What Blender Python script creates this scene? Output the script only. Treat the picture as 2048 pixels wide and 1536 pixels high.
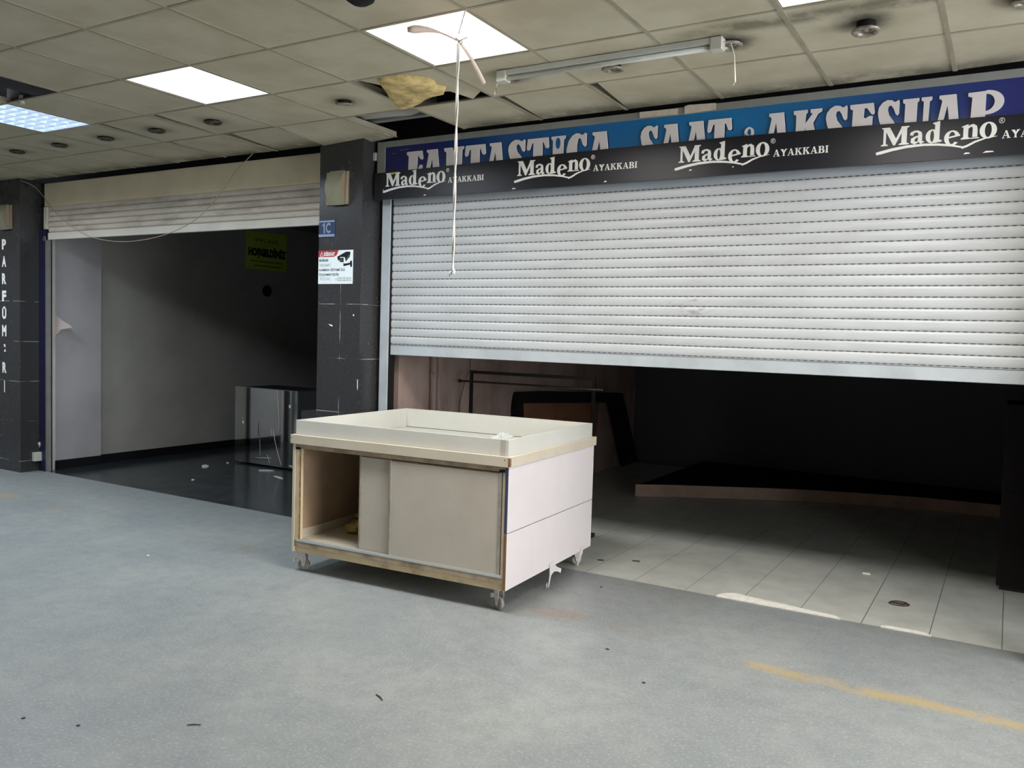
import bpy, bmesh, math, random
from mathutils import Vector, Matrix
random.seed(4)
R = math.radians
for o in list(bpy.data.objects): bpy.data.objects.remove(o)
scn = bpy.context.scene
COL = scn.collection
# ------------------------------------------------------------------ camera
cam_d = bpy.data.cameras.new('camera'); cam = bpy.data.objects.new('camera', cam_d); COL.objects.link(cam)
rx = Vector((0.859827, 0.509693, 0.030187)); uy = Vector((-0.055294, 0.034177, 0.997885)); bz = Vector((0.507583, -0.859677, 0.057569))
cam.matrix_world = Matrix(((rx.x, uy.x, bz.x, 2.7248), (rx.y, uy.y, bz.y, -3.1061), (rx.z, uy.z, bz.z, 1.5401), (0, 0, 0, 1)))
cam_d.sensor_width = 36; cam_d.lens = 29.616; cam_d.clip_start = 0.05; cam_d.clip_end = 100
scn.camera = cam
# ------------------------------------------------------------------ world and exposure
w = bpy.data.worlds.new('world'); scn.world = w; w.use_nodes = True
w.node_tree.nodes['Background'].inputs[0].default_value = (0.87, 0.93, 1.0, 1)
w.node_tree.nodes['Background'].inputs[1].default_value = 13.0        # daylight outside the entrance on the right
scn.view_settings.view_transform = 'Standard'; scn.view_settings.look = 'None'
scn.view_settings.gamma = 1; scn.view_settings.exposure = 0.0; scn.view_settings.use_curve_mapping = False
PANEL = 1.6          # brightness of the ceiling light diffusers
WATTS = 34.0         # light given by one ceiling panel
H = 2.95             # ceiling height
T = 0.6              # ceiling grid
YF = 1.866           # line where the shop floors start

# ------------------------------------------------------------------ materials
def srgb(r, g, b):
    f = lambda c: (c/255/12.92) if c/255 <= 0.04045 else ((c/255+0.055)/1.055)**2.4
    return (f(r), f(g), f(b))
class NT:
    def __init__(s, m): s.m = m; s.t = m.node_tree; s.b = s.t.nodes['Principled BSDF']
    def n(s, typ, **kw):
        nd = s.t.nodes.new(typ)
        for k, v in kw.items(): setattr(nd, k, v)
        return nd
    def link(s, a, b): s.t.links.new(a, b)
    def math(s, op, a, b=None, c=None, clamp=False):
        nd = s.n('ShaderNodeMath', operation=op); nd.use_clamp = clamp
        for i, v in enumerate((a, b, c)):
            if v is None: continue
            if isinstance(v, (int, float)): nd.inputs[i].default_value = v
            else: s.link(v, nd.inputs[i])
        return nd.outputs[0]
    def mix(s, f, a, b, mode='MIX'):
        nd = s.n('ShaderNodeMix', data_type='RGBA', blend_type=mode)
        for i, v in ((0, f), (6, a), (7, b)):
            if isinstance(v, (int, float)): nd.inputs[i].default_value = v
            elif isinstance(v, tuple): nd.inputs[i].default_value = (*v[:3], 1)
            else: s.link(v, nd.inputs[i])
        return nd.outputs[2]
    def obj(s): return s.n('ShaderNodeTexCoord').outputs['Object']
    def sep(s, v):
        nd = s.n('ShaderNodeSeparateXYZ'); s.link(v, nd.inputs[0]); return nd.outputs
    def noise(s, scale, detail=4, rough=0.55, vec=None, stretch=None):
        v = vec or s.obj()
        if stretch:
            mp = s.n('ShaderNodeMapping'); mp.inputs['Scale'].default_value = stretch; s.link(v, mp.inputs[0]); v = mp.outputs[0]
        nd = s.n('ShaderNodeTexNoise'); nd.inputs['Scale'].default_value = scale; nd.inputs['Detail'].default_value = detail
        nd.inputs['Roughness'].default_value = rough; s.link(v, nd.inputs['Vector']); return nd.outputs[0]
    def smooth(s, v, a, b):
        nd = s.n('ShaderNodeMapRange', interpolation_type='SMOOTHSTEP'); s.link(v, nd.inputs[0])
        nd.inputs[1].default_value = a; nd.inputs[2].default_value = b; return nd.outputs[0]
    def color(s, c): s.link(c, s.b.inputs['Base Color'])
    def bump(s, h, strength=0.2, dist=0.01):
        nd = s.n('ShaderNodeBump'); nd.inputs['Strength'].default_value = strength; nd.inputs['Distance'].default_value = dist
        s.link(h, nd.inputs['Height']); s.link(nd.outputs[0], s.b.inputs['Normal'])
def base(name, col, rough=0.6, metal=0.0, spec=0.5):
    m = bpy.data.materials.new(name); m.use_nodes = True
    b = m.node_tree.nodes['Principled BSDF']
    b.inputs['Base Color'].default_value = (*col, 1); b.inputs['Roughness'].default_value = rough
    b.inputs['Metallic'].default_value = metal; b.inputs['Specular IOR Level'].default_value = spec
    return m
def grime(name, col, rough=0.6, metal=0.0, amt=0.25, scale=6, dirt=None, stretch=None, bump=0.0, thr=(0.35, 0.75), spec=0.5):
    """plain surface with uneven soiling"""
    m = base(name, col, rough, metal, spec); t = NT(m)
    n = t.noise(scale, 5, 0.6, stretch=stretch)
    d = dirt or tuple(c*0.45 for c in col)
    f = t.math('MULTIPLY', t.smooth(n, *thr), amt)
    t.color(t.mix(f, tuple(col), tuple(d)))
    if bump: t.bump(t.noise(scale*12, 3), bump, 0.004)
    return m
def emit(name, col, st):
    m = bpy.data.materials.new(name); m.use_nodes = True; nt = m.node_tree
    nt.nodes.remove(nt.nodes['Principled BSDF'])
    e = nt.nodes.new('ShaderNodeEmission'); e.inputs[0].default_value = (*col, 1); e.inputs[1].default_value = st
    nt.links.new(e.outputs[0], nt.nodes['Material Output'].inputs[0]); return m

def mat_concourse():
    m = base('worn_grey_vinyl', (0.3, 0.32, 0.33), 0.42, spec=0.45); t = NT(m); v = t.obj(); x, y, z = t.sep(v)
    big = t.noise(1.3, 4, 0.6, v); mid = t.noise(9, 5, 0.7, v); fine = t.noise(90, 3, 0.7, v)
    c = t.mix(t.smooth(big, 0.3, 0.7), srgb(134, 139, 140), srgb(152, 155, 152))
    c = t.mix(t.math('MULTIPLY', t.smooth(mid, 0.35, 0.7), 0.4), c, srgb(120, 125, 126))
    sp = t.noise(70, 4, 0.75, v)
    c = t.mix(t.math('MULTIPLY', t.smooth(sp, 0.50, 0.68), 0.5), c, srgb(188, 187, 179))
    c = t.mix(t.math('MULTIPLY', t.smooth(fine, 0.55, 0.75), 0.4), c, srgb(92, 98, 100))
    # dirt along the shop fronts
    ed = t.math('MULTIPLY', t.smooth(y, 1.0, 1.9), t.smooth(big, 0.25, 0.65))
    c = t.mix(t.math('MULTIPLY', ed, 0.35), c, srgb(92, 96, 96))
    # worn yellow guide line parallel to the shop fronts
    wob = t.math('MULTIPLY', t.math('SUBTRACT', t.noise(5, 3, 0.6, v), 0.5), 0.10)
    dy = t.math('ABSOLUTE', t.math('ADD', t.math('SUBTRACT', y, 0.895), wob))
    line = t.math('SUBTRACT', 1.0, t.smooth(dy, 0.012, 0.078))
    line = t.math('MULTIPLY', line, t.smooth(t.noise(7, 4, 0.65, v), 0.28, 0.5))
    patchy = t.math('MULTIPLY', line, t.math('ADD', t.math('MULTIPLY', t.smooth(x, 1.66, 1.78), 0.5),
                    t.math('MULTIPLY', t.smooth(t.noise(1.1, 2, 0.5, v), 0.56, 0.66), 0.3), None, True))
    c = t.mix(patchy, c, srgb(190, 160, 88))
    # rusty smudges
    for (cx, cy, r, a, col) in ((0.62, 1.02, 0.24, 0.42, srgb(150, 118, 84)), (-1.76, 0.97, 0.2, 0.38, srgb(150, 135, 90)), (-4.84, 0.97, 0.28, 0.45, srgb(178, 150, 96)),
                                (1.05, 1.0, 0.22, 0.2, srgb(150, 125, 100)), (-4.1, 1.0, 0.3, 0.25, srgb(150, 135, 105)), (0.45, 1.25, .2, .25, srgb(170, 165, 155))):
        d2 = t.math('ADD', t.math('POWER', t.math('SUBTRACT', x, cx), 2.0), t.math('POWER', t.math('MULTIPLY', t.math('SUBTRACT', y, cy), 2.2), 2.0))
        f = t.math('SUBTRACT', 1.0, t.smooth(d2, 0.0, r*r))
        f = t.math('MULTIPLY', f, t.smooth(mid, 0.3, 0.6))
        c = t.mix(t.math('MULTIPLY', f, a), c, col)
    t.color(c)
    t.link(t.math('ADD', t.math('MULTIPLY', mid, 0.25), 0.30), t.b.inputs['Roughness'])
    t.bump(fine, 0.12, 0.002)
    return m
def mat_ceiling():
    m = base('ceiling_tile', (0.45, 0.44, 0.38), 0.8); t = NT(m); v = t.obj(); x, y, z = t.sep(v)
    n = t.noise(3, 5, 0.6, v)
    c = t.mix(t.smooth(n, 0.3, 0.75), srgb(206, 196, 172), srgb(188, 177, 149))
    # soot rings round the downlights (one per tile along y = 0.9)
    fx = t.math('SUBTRACT', t.math('MODULO', t.math('ADD', x, 30.0), 0.6), 0.3)
    dx = t.math('POWER', fx, 2.0); dy = t.math('POWER', t.math('SUBTRACT', y, 0.9), 2.0)
    d = t.math('SQRT', t.math('ADD', dx, dy))
    nz = t.noise(6, 4, 0.6, v)
    d = t.math('ADD', d, t.math('MULTIPLY', t.math('SUBTRACT', nz, 0.5), 0.16))
    ring = t.math('SUBTRACT', 1.0, t.smooth(d, 0.03, 0.17))
    ring = t.math('MULTIPLY', ring, t.math('GREATER_THAN', t.math('ABSOLUTE', t.math('ADD', x, 1.5)), 0.3))
    ring = t.math('MULTIPLY', ring, t.math('ADD', 0.45, t.math('MULTIPLY', t.smooth(x, -1.0, 1.2), 0.4)))
    c = t.mix(ring, c, srgb(50, 46, 38))
    # sooty band along the row on the right-hand side
    bd = t.math('SUBTRACT', 1.0, t.smooth(t.math('ABSOLUTE', t.math('SUBTRACT', y, 0.72)), 0.02, 0.11))
    bd = t.math('MULTIPLY', t.math('MULTIPLY', bd, t.smooth(x, 1.1, 1.6)), t.math('ADD', 0.25, t.math('MULTIPLY', t.smooth(nz, 0.35, 0.6), 0.5)))
    c = t.mix(bd, c, srgb(96, 88, 70))
    # dirty rim along the shop fronts
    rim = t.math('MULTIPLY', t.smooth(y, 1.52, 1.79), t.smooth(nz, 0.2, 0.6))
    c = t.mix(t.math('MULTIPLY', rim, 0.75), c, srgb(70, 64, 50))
    t.color(c); t.bump(t.noise(60, 3, 0.6, v), 0.08, 0.003)
    return m
def mat_slats(name, col, dirt_edge_col, dash, z0, pitch, amt):
    m = base(name, col, 0.38, 0.0, 0.5); t = NT(m); v = t.obj(); x, y, z = t.sep(v)
    n = t.noise(2.2, 5, 0.65, v, stretch=(1, 1, 4)); 
    c = t.mix(t.math('MULTIPLY', t.smooth(n, 0.4, 0.8), amt), tuple(col), tuple(dirt_edge_col))
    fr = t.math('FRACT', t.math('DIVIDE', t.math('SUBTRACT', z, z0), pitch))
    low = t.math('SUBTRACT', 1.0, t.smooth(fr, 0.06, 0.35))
    c = t.mix(t.math('MULTIPLY', low, amt*0.5), c, tuple(dirt_edge_col))  # each slat also tinted darker towards its lower edge
    if dash:
        g = t.math('LESS_THAN', fr, 0.085)
        dd = t.math('LESS_THAN', t.math('FRACT', t.math('DIVIDE', t.math('ADD', x, 10.0), 0.038)), 0.58)
        c = t.mix(t.math('MULTIPLY', t.math('MULTIPLY', g, dd), 0.8), c, (0.02, 0.02, 0.02))
        # scuffed smudge at hand height
        d2 = t.math('ADD', t.math('POWER', t.math('MULTIPLY', t.math('SUBTRACT', x, 1.02), 2.2), 2.0), t.math('POWER', t.math('MULTIPLY', t.math('SUBTRACT', z, 1.74), 4.5), 2.0))
        f = t.math('MULTIPLY', t.math('SUBTRACT', 1.0, t.smooth(d2, 0.0, 0.16)), t.smooth(t.noise(14, 4, 0.7, v, stretch=(1, 1, 3)), 0.5, 0.66))
        c = t.mix(t.math('MULTIPLY', f, 0.6), c, srgb(120, 112, 108))
    t.color(c); return m
def mat_granite():
    m = base('dark_granite_tile', (0.03, 0.03, 0.035), 0.22, spec=0.5); t = NT(m); v = t.obj(); x, y, z = t.sep(v)
    n = t.noise(140, 3, 0.7, v); n2 = t.noise(4, 4, 0.6, v)
    c = t.mix(t.smooth(n, 0.4, 0.7), (0.035, 0.034, 0.036), (0.06, 0.058, 0.058))
    zz = t.math('ABSOLUTE', t.math('SUBTRACT', t.math('FRACT', t.math('DIVIDE', t.math('SUBTRACT', z, 0.115), 0.405)), 0.5))
    g = t.math('GREATER_THAN', zz, 0.4953)
    xx = t.math('LESS_THAN', t.math('ABSOLUTE', t.math('ADD', x, 1.604)), 0.0018)
    g = t.math('MAXIMUM', g, t.math('MULTIPLY', xx, t.math('LESS_THAN', y, 1.69)))
    g = t.math('MULTIPLY', g, t.smooth(t.noise(3.5, 3, 0.6, v), 0.42, 0.58))
    g = t.math('MULTIPLY', g, t.smooth(z, 2.2, 1.7))
    g = t.math('MULTIPLY', g, t.math('LESS_THAN', t.math('ABSOLUTE', t.math('SUBTRACT', z, 1.0)), 1.0))
    c = t.mix(g, c, (0.55, 0.53, 0.5)); t.color(c)
    t.link(t.math('ADD', 0.16, t.math('MULTIPLY', n2, 0.2)), t.b.inputs['Roughness'])
    return m
def mat_tiles(name, ca, cb, px, x0, py, y0, grout, gw, rough, vary=0.3):
    m = base(name, ca, rough, spec=0.5); t = NT(m); v = t.obj(); x, y, z = t.sep(v)
    n = t.noise(5, 5, 0.6, v); c = t.mix(t.math('MULTIPLY', t.smooth(n, 0.3, 0.75), vary), tuple(ca), tuple(cb))
    fx = t.math('ABSOLUTE', t.math('SUBTRACT', t.math('FRACT', t.math('DIVIDE', t.math('SUBTRACT', x, x0 - 10*px), px)), 0.5))
    fy = t.math('ABSOLUTE', t.math('SUBTRACT', t.math('FRACT', t.math('DIVIDE', t.math('SUBTRACT', y, y0 - 10*py), py)), 0.5))
    g = t.math('MAXIMUM', t.math('GREATER_THAN', fx, 0.5 - gw/px/2), t.math('GREATER_THAN', fy, 0.5 - gw/py/2))
    c = t.mix(t.math('MULTIPLY', g, 0.85), c, tuple(grout)); t.color(c)
    t.link(t.math('ADD', rough*0.8, t.math('MULTIPLY', n, rough*0.5)), t.b.inputs['Roughness'])
    return m
def mat_sign():
    m = base('blue_sign_print', (0.01, 0.1, 0.3), 0.3); t = NT(m); x, y, z = t.sep(t.obj())
    r = t.n('ShaderNodeValToRGB'); e = r.color_ramp.elements
    t.link(t.math('DIVIDE', t.math('ADD', x, 1.4), 5.0), r.inputs[0])
    stops = [(0.0, (24, 26, 86)), (0.10, (26, 34, 104)), (0.22, (22, 78, 140)), (0.36, (16, 106, 168)), (0.52, (16, 118, 176)), (0.62, (20, 104, 160)), (0.72, (34, 66, 132)), (0.82, (38, 44, 112)), (1.0, (30, 34, 96))]
    e[0].position = 0; e[0].color = (*srgb(*stops[0][1]), 1); e[1].position = 1; e[1].color = (*srgb(*stops[-1][1]), 1)
    for p, c in stops[1:-1]:
        q = e.new(p); q.color = (*srgb(*c), 1)
    t.color(r.outputs[0]); return m

M = {}
M['concourse'] = mat_concourse(); M['ceiling'] = mat_ceiling(); M['granite'] = mat_granite(); M['sign'] = mat_sign()
M['tbar'] = grime('ceiling_grid_paint', srgb(172, 163, 140), 0.6, amt=0.5, scale=4)
M['plenum'] = base('raw_concrete_void', (0.04, 0.036, 0.036), 0.9)
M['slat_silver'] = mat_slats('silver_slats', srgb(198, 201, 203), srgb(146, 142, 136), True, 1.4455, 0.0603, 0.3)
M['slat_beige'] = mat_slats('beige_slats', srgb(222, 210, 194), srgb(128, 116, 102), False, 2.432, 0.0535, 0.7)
M['rail_silver'] = grime('silver_rail', srgb(190, 196, 200), 0.35, amt=0.3, scale=5)
M['rail_white'] = grime('off_white_rail', srgb(228, 220, 206), 0.4, amt=0.2, scale=5)
M['fascia'] = grime('cream_fascia', srgb(246, 230, 198), 0.6, amt=0.2, scale=3)
M['alu'] = grime('grey_aluminium', srgb(158, 158, 152), 0.4, 0.25, amt=0.35, scale=5)
M['stain'] = grime('brown_grime', srgb(112, 90, 68), 0.8, amt=0.9, scale=16, dirt=srgb(46, 34, 26))
M['wallpaper'] = base('pinkish_wallpaper', srgb(200, 184, 176), 0.7)
M['rim_tape'] = base('rim_corner_tape', srgb(186, 178, 170), 0.5)
M['door_alu'] = grime('soiled_door_aluminium', srgb(176, 170, 158), 0.4, 0.2, amt=0.6, scale=12)
M['alu_dark'] = base('dark_aluminium', (0.16, 0.15, 0.14), 0.45, 0.3)
M['mortar'] = grime('white_mortar', srgb(236, 232, 220), 0.8, amt=0.35, scale=30)
M['navy'] = base('navy_paint', (0.014, 0.013, 0.045), 0.5)
M['banner'] = base('black_banner', (0.012, 0.012, 0.018), 0.34, spec=.35)
M['letter_grey'] = base('pale_letter_vinyl', srgb(238, 228, 226), 0.5)
M['letter_white'] = base('white_letter_vinyl', srgb(248, 246, 240), 0.45)
M['shadow_blue'] = base('dark_blue_letter_side', (0.006, 0.04, 0.12), 0.5)
M['yellow_print'] = base('yellow_green_print', srgb(196, 196, 84), 0.5)
M['white_tape'] = grime('torn_white_tape', srgb(222, 206, 186), 0.7, amt=0.3, scale=30)
M['shade'] = grime('sconce_shade', srgb(150, 148, 122), 0.45, amt=0.35, scale=6)
M['sconce_base'] = grime('sconce_base', srgb(160, 142, 118), 0.5, amt=0.3, scale=8)
M['wall_grey'] = grime('grey_painted_wall', srgb(186, 182, 182), 0.7, amt=0.3, scale=2)
M['wall_grey2'] = grime('darker_grey_painted_wall', srgb(182, 178, 168), 0.6, amt=0.3, scale=2)
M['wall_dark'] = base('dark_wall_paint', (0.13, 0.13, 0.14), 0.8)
M['wall_pink'] = grime('stained_beige_plaster', srgb(176, 152, 142), 0.8, amt=0.8, scale=1.6, dirt=srgb(106, 82, 70), stretch=(1, 1, 0.5), bump=0.1)
M['concourse_wall'] = base('pale_concourse_wall', srgb(170, 170, 166), 0.7)
M['black_skirting'] = base('black_skirting', (0.012, 0.012, 0.014), 0.3)
M['black_tile'] = mat_tiles('black_gloss_floor_tile', (0.016, 0.022, 0.026), (0.05, 0.06, 0.064), 0.4, -5.6, 0.4, YF, (0.045, 0.05, 0.052), 0.004, 0.16, 0.6)
M['white_tile'] = mat_tiles('pale_floor_tile', srgb(196, 198, 190), srgb(160, 160, 150), 0.3395, 1.07, 1.45, YF, srgb(96, 100, 96), 0.005, 0.3, 0.5)
M['cream'] = grime('cream_laminate', srgb(214, 202, 182), 0.4, amt=0.12, scale=5)
M['white_lam'] = grime('white_laminate', srgb(214, 212, 202), 0.35, amt=0.10, scale=4)
M['panel_pink'] = grime('white_side_laminate', srgb(232, 222, 221), 0.35, amt=0.06, scale=5)
M['chip'] = grime('raw_chipboard', srgb(222, 200, 162), 0.8, amt=0.55, scale=9, dirt=srgb(130, 102, 72), bump=0.2, thr=(.45, .8))
M['chip_dark'] = grime('grimy_wood', srgb(184, 164, 138), 0.8, amt=0.55, scale=9, dirt=srgb(52, 38, 28), bump=0.3)
M['door'] = grime('grey_door_panel', srgb(198, 188, 174), 0.5, amt=0.2, scale=3, dirt=srgb(140, 130, 115))
M['track'] = base('bright_track', srgb(214, 216, 212), 0.3, 0.35)
M['blue_edge'] = base('blue_edge_band', srgb(62, 70, 98), 0.6)
M['brown_edge'] = grime('brown_edge_band', srgb(138, 104, 76), 0.7, amt=0.5, scale=20)
M['crumb'] = base('dark_crumb', (0.05, 0.05, 0.05), 0.8)
M['black'] = base('black_part', (0.012, 0.011, 0.011), 0.7, spec=.25)
M['black_metal'] = base('black_painted_metal', (0.014, 0.011, 0.011), 0.45)
M['chrome'] = grime('dull_chrome', srgb(214, 206, 202), 0.35, 0.3, amt=0.5, scale=60, dirt=srgb(110, 90, 80))
M['wheel'] = grime('grey_wheel', srgb(150, 144, 138), 0.45, amt=0.5, scale=40)
M['scrap'] = base('white_plastic_scrap', srgb(226, 220, 218), 0.4)
M['foam'] = grime('yellow_insulation', srgb(244, 216, 148), 0.95, amt=0.85, scale=11, dirt=srgb(150, 124, 84), bump=0.9)
M['tube_white'] = grime('white_batten', srgb(208, 208, 198), 0.35, amt=0.15, scale=8)
M['rope'] = base('white_rope', srgb(250, 244, 236), 0.7)
M['wood'] = grime('pale_wood', srgb(240, 214, 198), 0.5, amt=0.25, scale=14, stretch=(1, 4, 1))
M['cable'] = base('beige_cable', srgb(176, 164, 142), 0.6)
M['white_cable'] = base('white_cable', srgb(214, 208, 192), 0.5)
M['ring'] = grime('downlight_ring', srgb(170, 160, 142), 0.35, 0.3, amt=0.7, scale=40, dirt=srgb(60, 50, 40))
M['ring_dark'] = base('sooty_ring', srgb(84, 76, 62), 0.35, 0.5)
M['glassy'] = base('downlight_reflector', (0.35, 0.33, 0.3), 0.15, 0.8)
M['paper_yellow'] = base('yellow_green_poster', srgb(206, 226, 84), 0.8)
M['ink'] = base('black_ink', (0.006, 0.007, 0.004), 0.8)
M['ink_green'] = base('faded_dark_ink', (0.02, 0.03, 0.008), 0.8)
M['red'] = base('red_print', srgb(176, 50, 48), 0.4)
M['white_sign'] = base('white_sign_sheet', srgb(236, 244, 244), 0.3)
M['ink_grey'] = base('grey_ink', (0.25, 0.26, 0.27), 0.5)
M['ink_soft'] = base('charcoal_ink', (0.05, 0.055, 0.06), 0.5)
M['navy_sign'] = base('navy_number_plate', srgb(36, 52, 84), 0.35)
M['plate_grey'] = base('grey_blue_print', srgb(140, 152, 174), 0.4)
M['plat_face'] = grime('pale_plinth_edge', srgb(200, 170, 150), 0.6, amt=0.4, scale=6)
M['plat_top'] = base('dark_plinth_top', (0.014, 0.012, 0.012), 0.9, spec=.1)
M['brown_board'] = grime('brown_board', srgb(150, 104, 76), 0.8, amt=0.6, scale=5)
M['socket'] = base('socket_white', srgb(206, 204, 192), 0.4)
M['yellow_bag'] = grime('yellow_cloth', srgb(200, 176, 110), 0.9, amt=0.8, scale=20, dirt=srgb(40, 30, 16), thr=(0.5, 0.6))
M['iron'] = grime('flattened_metal', srgb(110, 96, 92), 0.45, 0.5, amt=0.8, scale=60, dirt=(0.02, 0.015, 0.015))
M['glow_warm'] = emit('panel_glow_neutral', (1.0, 0.955, 0.90), PANEL)
M['glow_mid'] = emit('panel_glow_cool', (0.93, 0.97, 1.0), PANEL)
M['glow_cool'] = emit('tube_glow_bluish', (0.72, 0.86, 1.0), PANEL*3.5)
M['louvre'] = base('louvre_metal', srgb(236, 242, 250), 0.35, 0.1)
m = base('clear_film', (0.92, 0.94, 0.93), 0.12); m.node_tree.nodes['Principled BSDF'].inputs['Transmission Weight'].default_value = 0.72
m.node_tree.nodes['Principled BSDF'].inputs['IOR'].default_value = 1.15; M['film'] = m
m = base('dusty_mirror', (0.58, 0.59, 0.58), 0.05, 1.0); M['mirror'] = m
M['mirror_edge'] = base('mirror_edge', srgb(120, 132, 132), 0.2, 0.4)

# ------------------------------------------------------------------ mesh builder
class MB:
    def __init__(s): s.b = bmesh.new()
    def face(s, pts, mi=0):
        f = s.b.faces.new([s.b.verts.new(p) for p in pts]); f.material_index = mi; return f
    def box(s, x0, x1, y0, y1, z0, z1, mi=0):
        v = [s.b.verts.new(p) for p in ((x0,y0,z0),(x1,y0,z0),(x1,y1,z0),(x0,y1,z0),(x0,y0,z1),(x1,y0,z1),(x1,y1,z1),(x0,y1,z1))]
        for q in ((0,3,2,1),(4,5,6,7),(0,1,5,4),(1,2,6,5),(2,3,7,6),(3,0,4,7)):
            f = s.b.faces.new([v[i] for i in q]); f.material_index = mi
        return s
    def hexa(s, lo, hi):
        """solid from 4 lower and 4 upper points"""
        v = [s.b.verts.new(p) for p in list(lo) + list(hi)]
        for q in ((0,3,2,1),(4,5,6,7),(0,1,5,4),(1,2,6,5),(2,3,7,6),(3,0,4,7)): s.b.faces.new([v[i] for i in q])
        return s
    def prism(s, poly, fr, t0, t1=0.0):
        """poly in 2D (u, v); fr = (origin, U, V, N); solid between N*t1 and N*t0"""
        O, U, V, N = fr
        a = [s.b.verts.new(O + U*p[0] + V*p[1] + N*t0) for p in poly]; c = [s.b.verts.new(O + U*p[0] + V*p[1] + N*t1) for p in poly]
        n = len(poly); s.b.faces.new(a); s.b.faces.new(c[::-1])
        for i in range(n): s.b.faces.new((a[i], c[i], c[(i+1) % n], a[(i+1) % n]))
        return s
    def stroke(s, pts, wid, fr, t0, t1=0.0):
        """ribbon with varying width, as a solid"""
        n = len(pts); L = []; Rr = []
        for i in range(n):
            p = Vector(pts[i]); a = Vector(pts[max(i-1, 0)]); c = Vector(pts[min(i+1, n-1)])
            d = (c - a); d = d.normalized() if d.length else Vector((1, 0)); nn = Vector((-d.y, d.x))
            w_ = wid[i] if isinstance(wid, (list, tuple)) else wid
            L.append(p + nn*w_/2); Rr.append(p - nn*w_/2)
        for i in range(n-1): s.prism([L[i], Rr[i], Rr[i+1], L[i+1]], fr, t0, t1)
        return s
    def ellipse(s, cx, cy, rx_, ry_, tw, th, fr, t0, t1=0.0, a0=0, a1=360, n=28):
        """ring, thick at the sides (tw) and thin at top and bottom (th)"""
        for i in range(n):
            A = R(a0 + (a1-a0)*i/n); B = R(a0 + (a1-a0)*(i+1)/n); q = []
            for an, inn in ((A, 0), (B, 0), (B, 1), (A, 1)):
                q.append((cx + (rx_ - inn*tw)*math.cos(an), cy + (ry_ - inn*th)*math.sin(an)))
            s.prism(q, fr, t0, t1)
        return s
    def tube(s, pts, r, n=8, cap=True):
        pts = [Vector(p) for p in pts]; rings = []
        for i, p in enumerate(pts):
            d = (pts[min(i+1, len(pts)-1)] - pts[max(i-1, 0)]).normalized()
            up = Vector((0, 0, 1)) if abs(d.z) < 0.95 else Vector((1, 0, 0))
            a = d.cross(up).normalized(); c = d.cross(a).normalized()
            rr = r[i] if isinstance(r, (list, tuple)) else r
            ra, rc = rr if isinstance(rr, (list, tuple)) else (rr, rr)
            rings.append([s.b.verts.new(p + a*ra*math.cos(2*math.pi*k/n) + c*rc*math.sin(2*math.pi*k/n)) for k in range(n)])
        for i in range(len(rings)-1):
            for k in range(n): s.b.faces.new((rings[i][k], rings[i][(k+1) % n], rings[i+1][(k+1) % n], rings[i+1][k])).smooth = True
        if cap: s.b.faces.new(rings[0][::-1]); s.b.faces.new(rings[-1])
        return s
    def lathe(s, prof, c=(0, 0, 0), axis='z', n=32):
        rings = []
        for (r, h) in prof:
            ring = []
            for k in range(n):
                a = 2*math.pi*k/n; u, v_ = r*math.cos(a), r*math.sin(a)
                p = (u, v_, h) if axis == 'z' else ((h, u, v_) if axis == 'x' else (u, h, v_))
                ring.append(s.b.verts.new((c[0]+p[0], c[1]+p[1], c[2]+p[2])))
            rings.append(ring)
        for i in range(len(rings)-1):
            for k in range(n): s.b.faces.new((rings[i][k], rings[i][(k+1) % n], rings[i+1][(k+1) % n], rings[i+1][k])).smooth = True
        return s
    def build(s, name, mat, parent=None, bevel=0, smooth=False):
        bmesh.ops.recalc_face_normals(s.b, faces=s.b.faces)
        me = bpy.data.meshes.new(name); s.b.to_mesh(me); s.b.free()
        for mm in (mat if isinstance(mat, (list, tuple)) else [mat]): me.materials.append(mm)
        if smooth:
            for p in me.polygons: p.use_smooth = True
        o = bpy.data.objects.new(name, me); COL.objects.link(o)
        if parent: o.parent = parent
        if bevel:
            bv = o.modifiers.new('bevel', 'BEVEL'); bv.width = bevel; bv.segments = 2; bv.limit_method = 'ANGLE'; bv.angle_limit = R(50)
        return o
def tag(o, label, cat, group=None):
    o['label'] = label; o['category'] = cat
    if group: o['group'] = group
    return o
def thing(name, label, cat, loc=(0, 0, 0), rz=0, group=None):
    o = bpy.data.objects.new(name, None); COL.objects.link(o); o.location = loc; o.rotation_euler = (0, 0, rz); o.empty_display_size = 0.1
    return tag(o, label, cat, group)
def struct(o): o['kind'] = 'structure'; return o
def box(name, m, x0, x1, y0, y1, z0, z1, parent=None, bevel=0): return MB().box(x0, x1, y0, y1, z0, z1).build(name, m, parent, bevel)
def dup(root, loc, label, rz=None):
    r = root.copy(); COL.objects.link(r); r.location = loc; r['label'] = label
    if rz is not None: r.rotation_euler = (0, 0, rz)
    for ch in list(root.children):
        c = ch.copy(); COL.objects.link(c); c.parent = r
        for g in list(ch.children):
            d = g.copy(); COL.objects.link(d); d.parent = c
    return r
def smooth_path(p, n=5):
    p = [Vector(q) for q in p]; out = []
    for i in range(len(p)-1):
        a, b_, c, d = p[max(i-1, 0)], p[i], p[i+1], p[min(i+2, len(p)-1)]
        for k in range(n):
            t = k/n; out.append(0.5*((2*b_)+(c-a)*t+(2*a-5*b_+4*c-d)*t*t+(3*b_-a-3*c+d)*t**3))
    return out + [p[-1]]
X, Y, Z = Vector((1, 0, 0)), Vector((0, 1, 0)), Vector((0, 0, 1))
def front(y): return (Vector((0, y, 0)), X, Z, -Y)          # a plane facing the concourse: u = x, v = z
def wallx(x): return (Vector((x, 0, 0)), Y, Z, X)           # a plane facing +x: u = y, v = z
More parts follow.
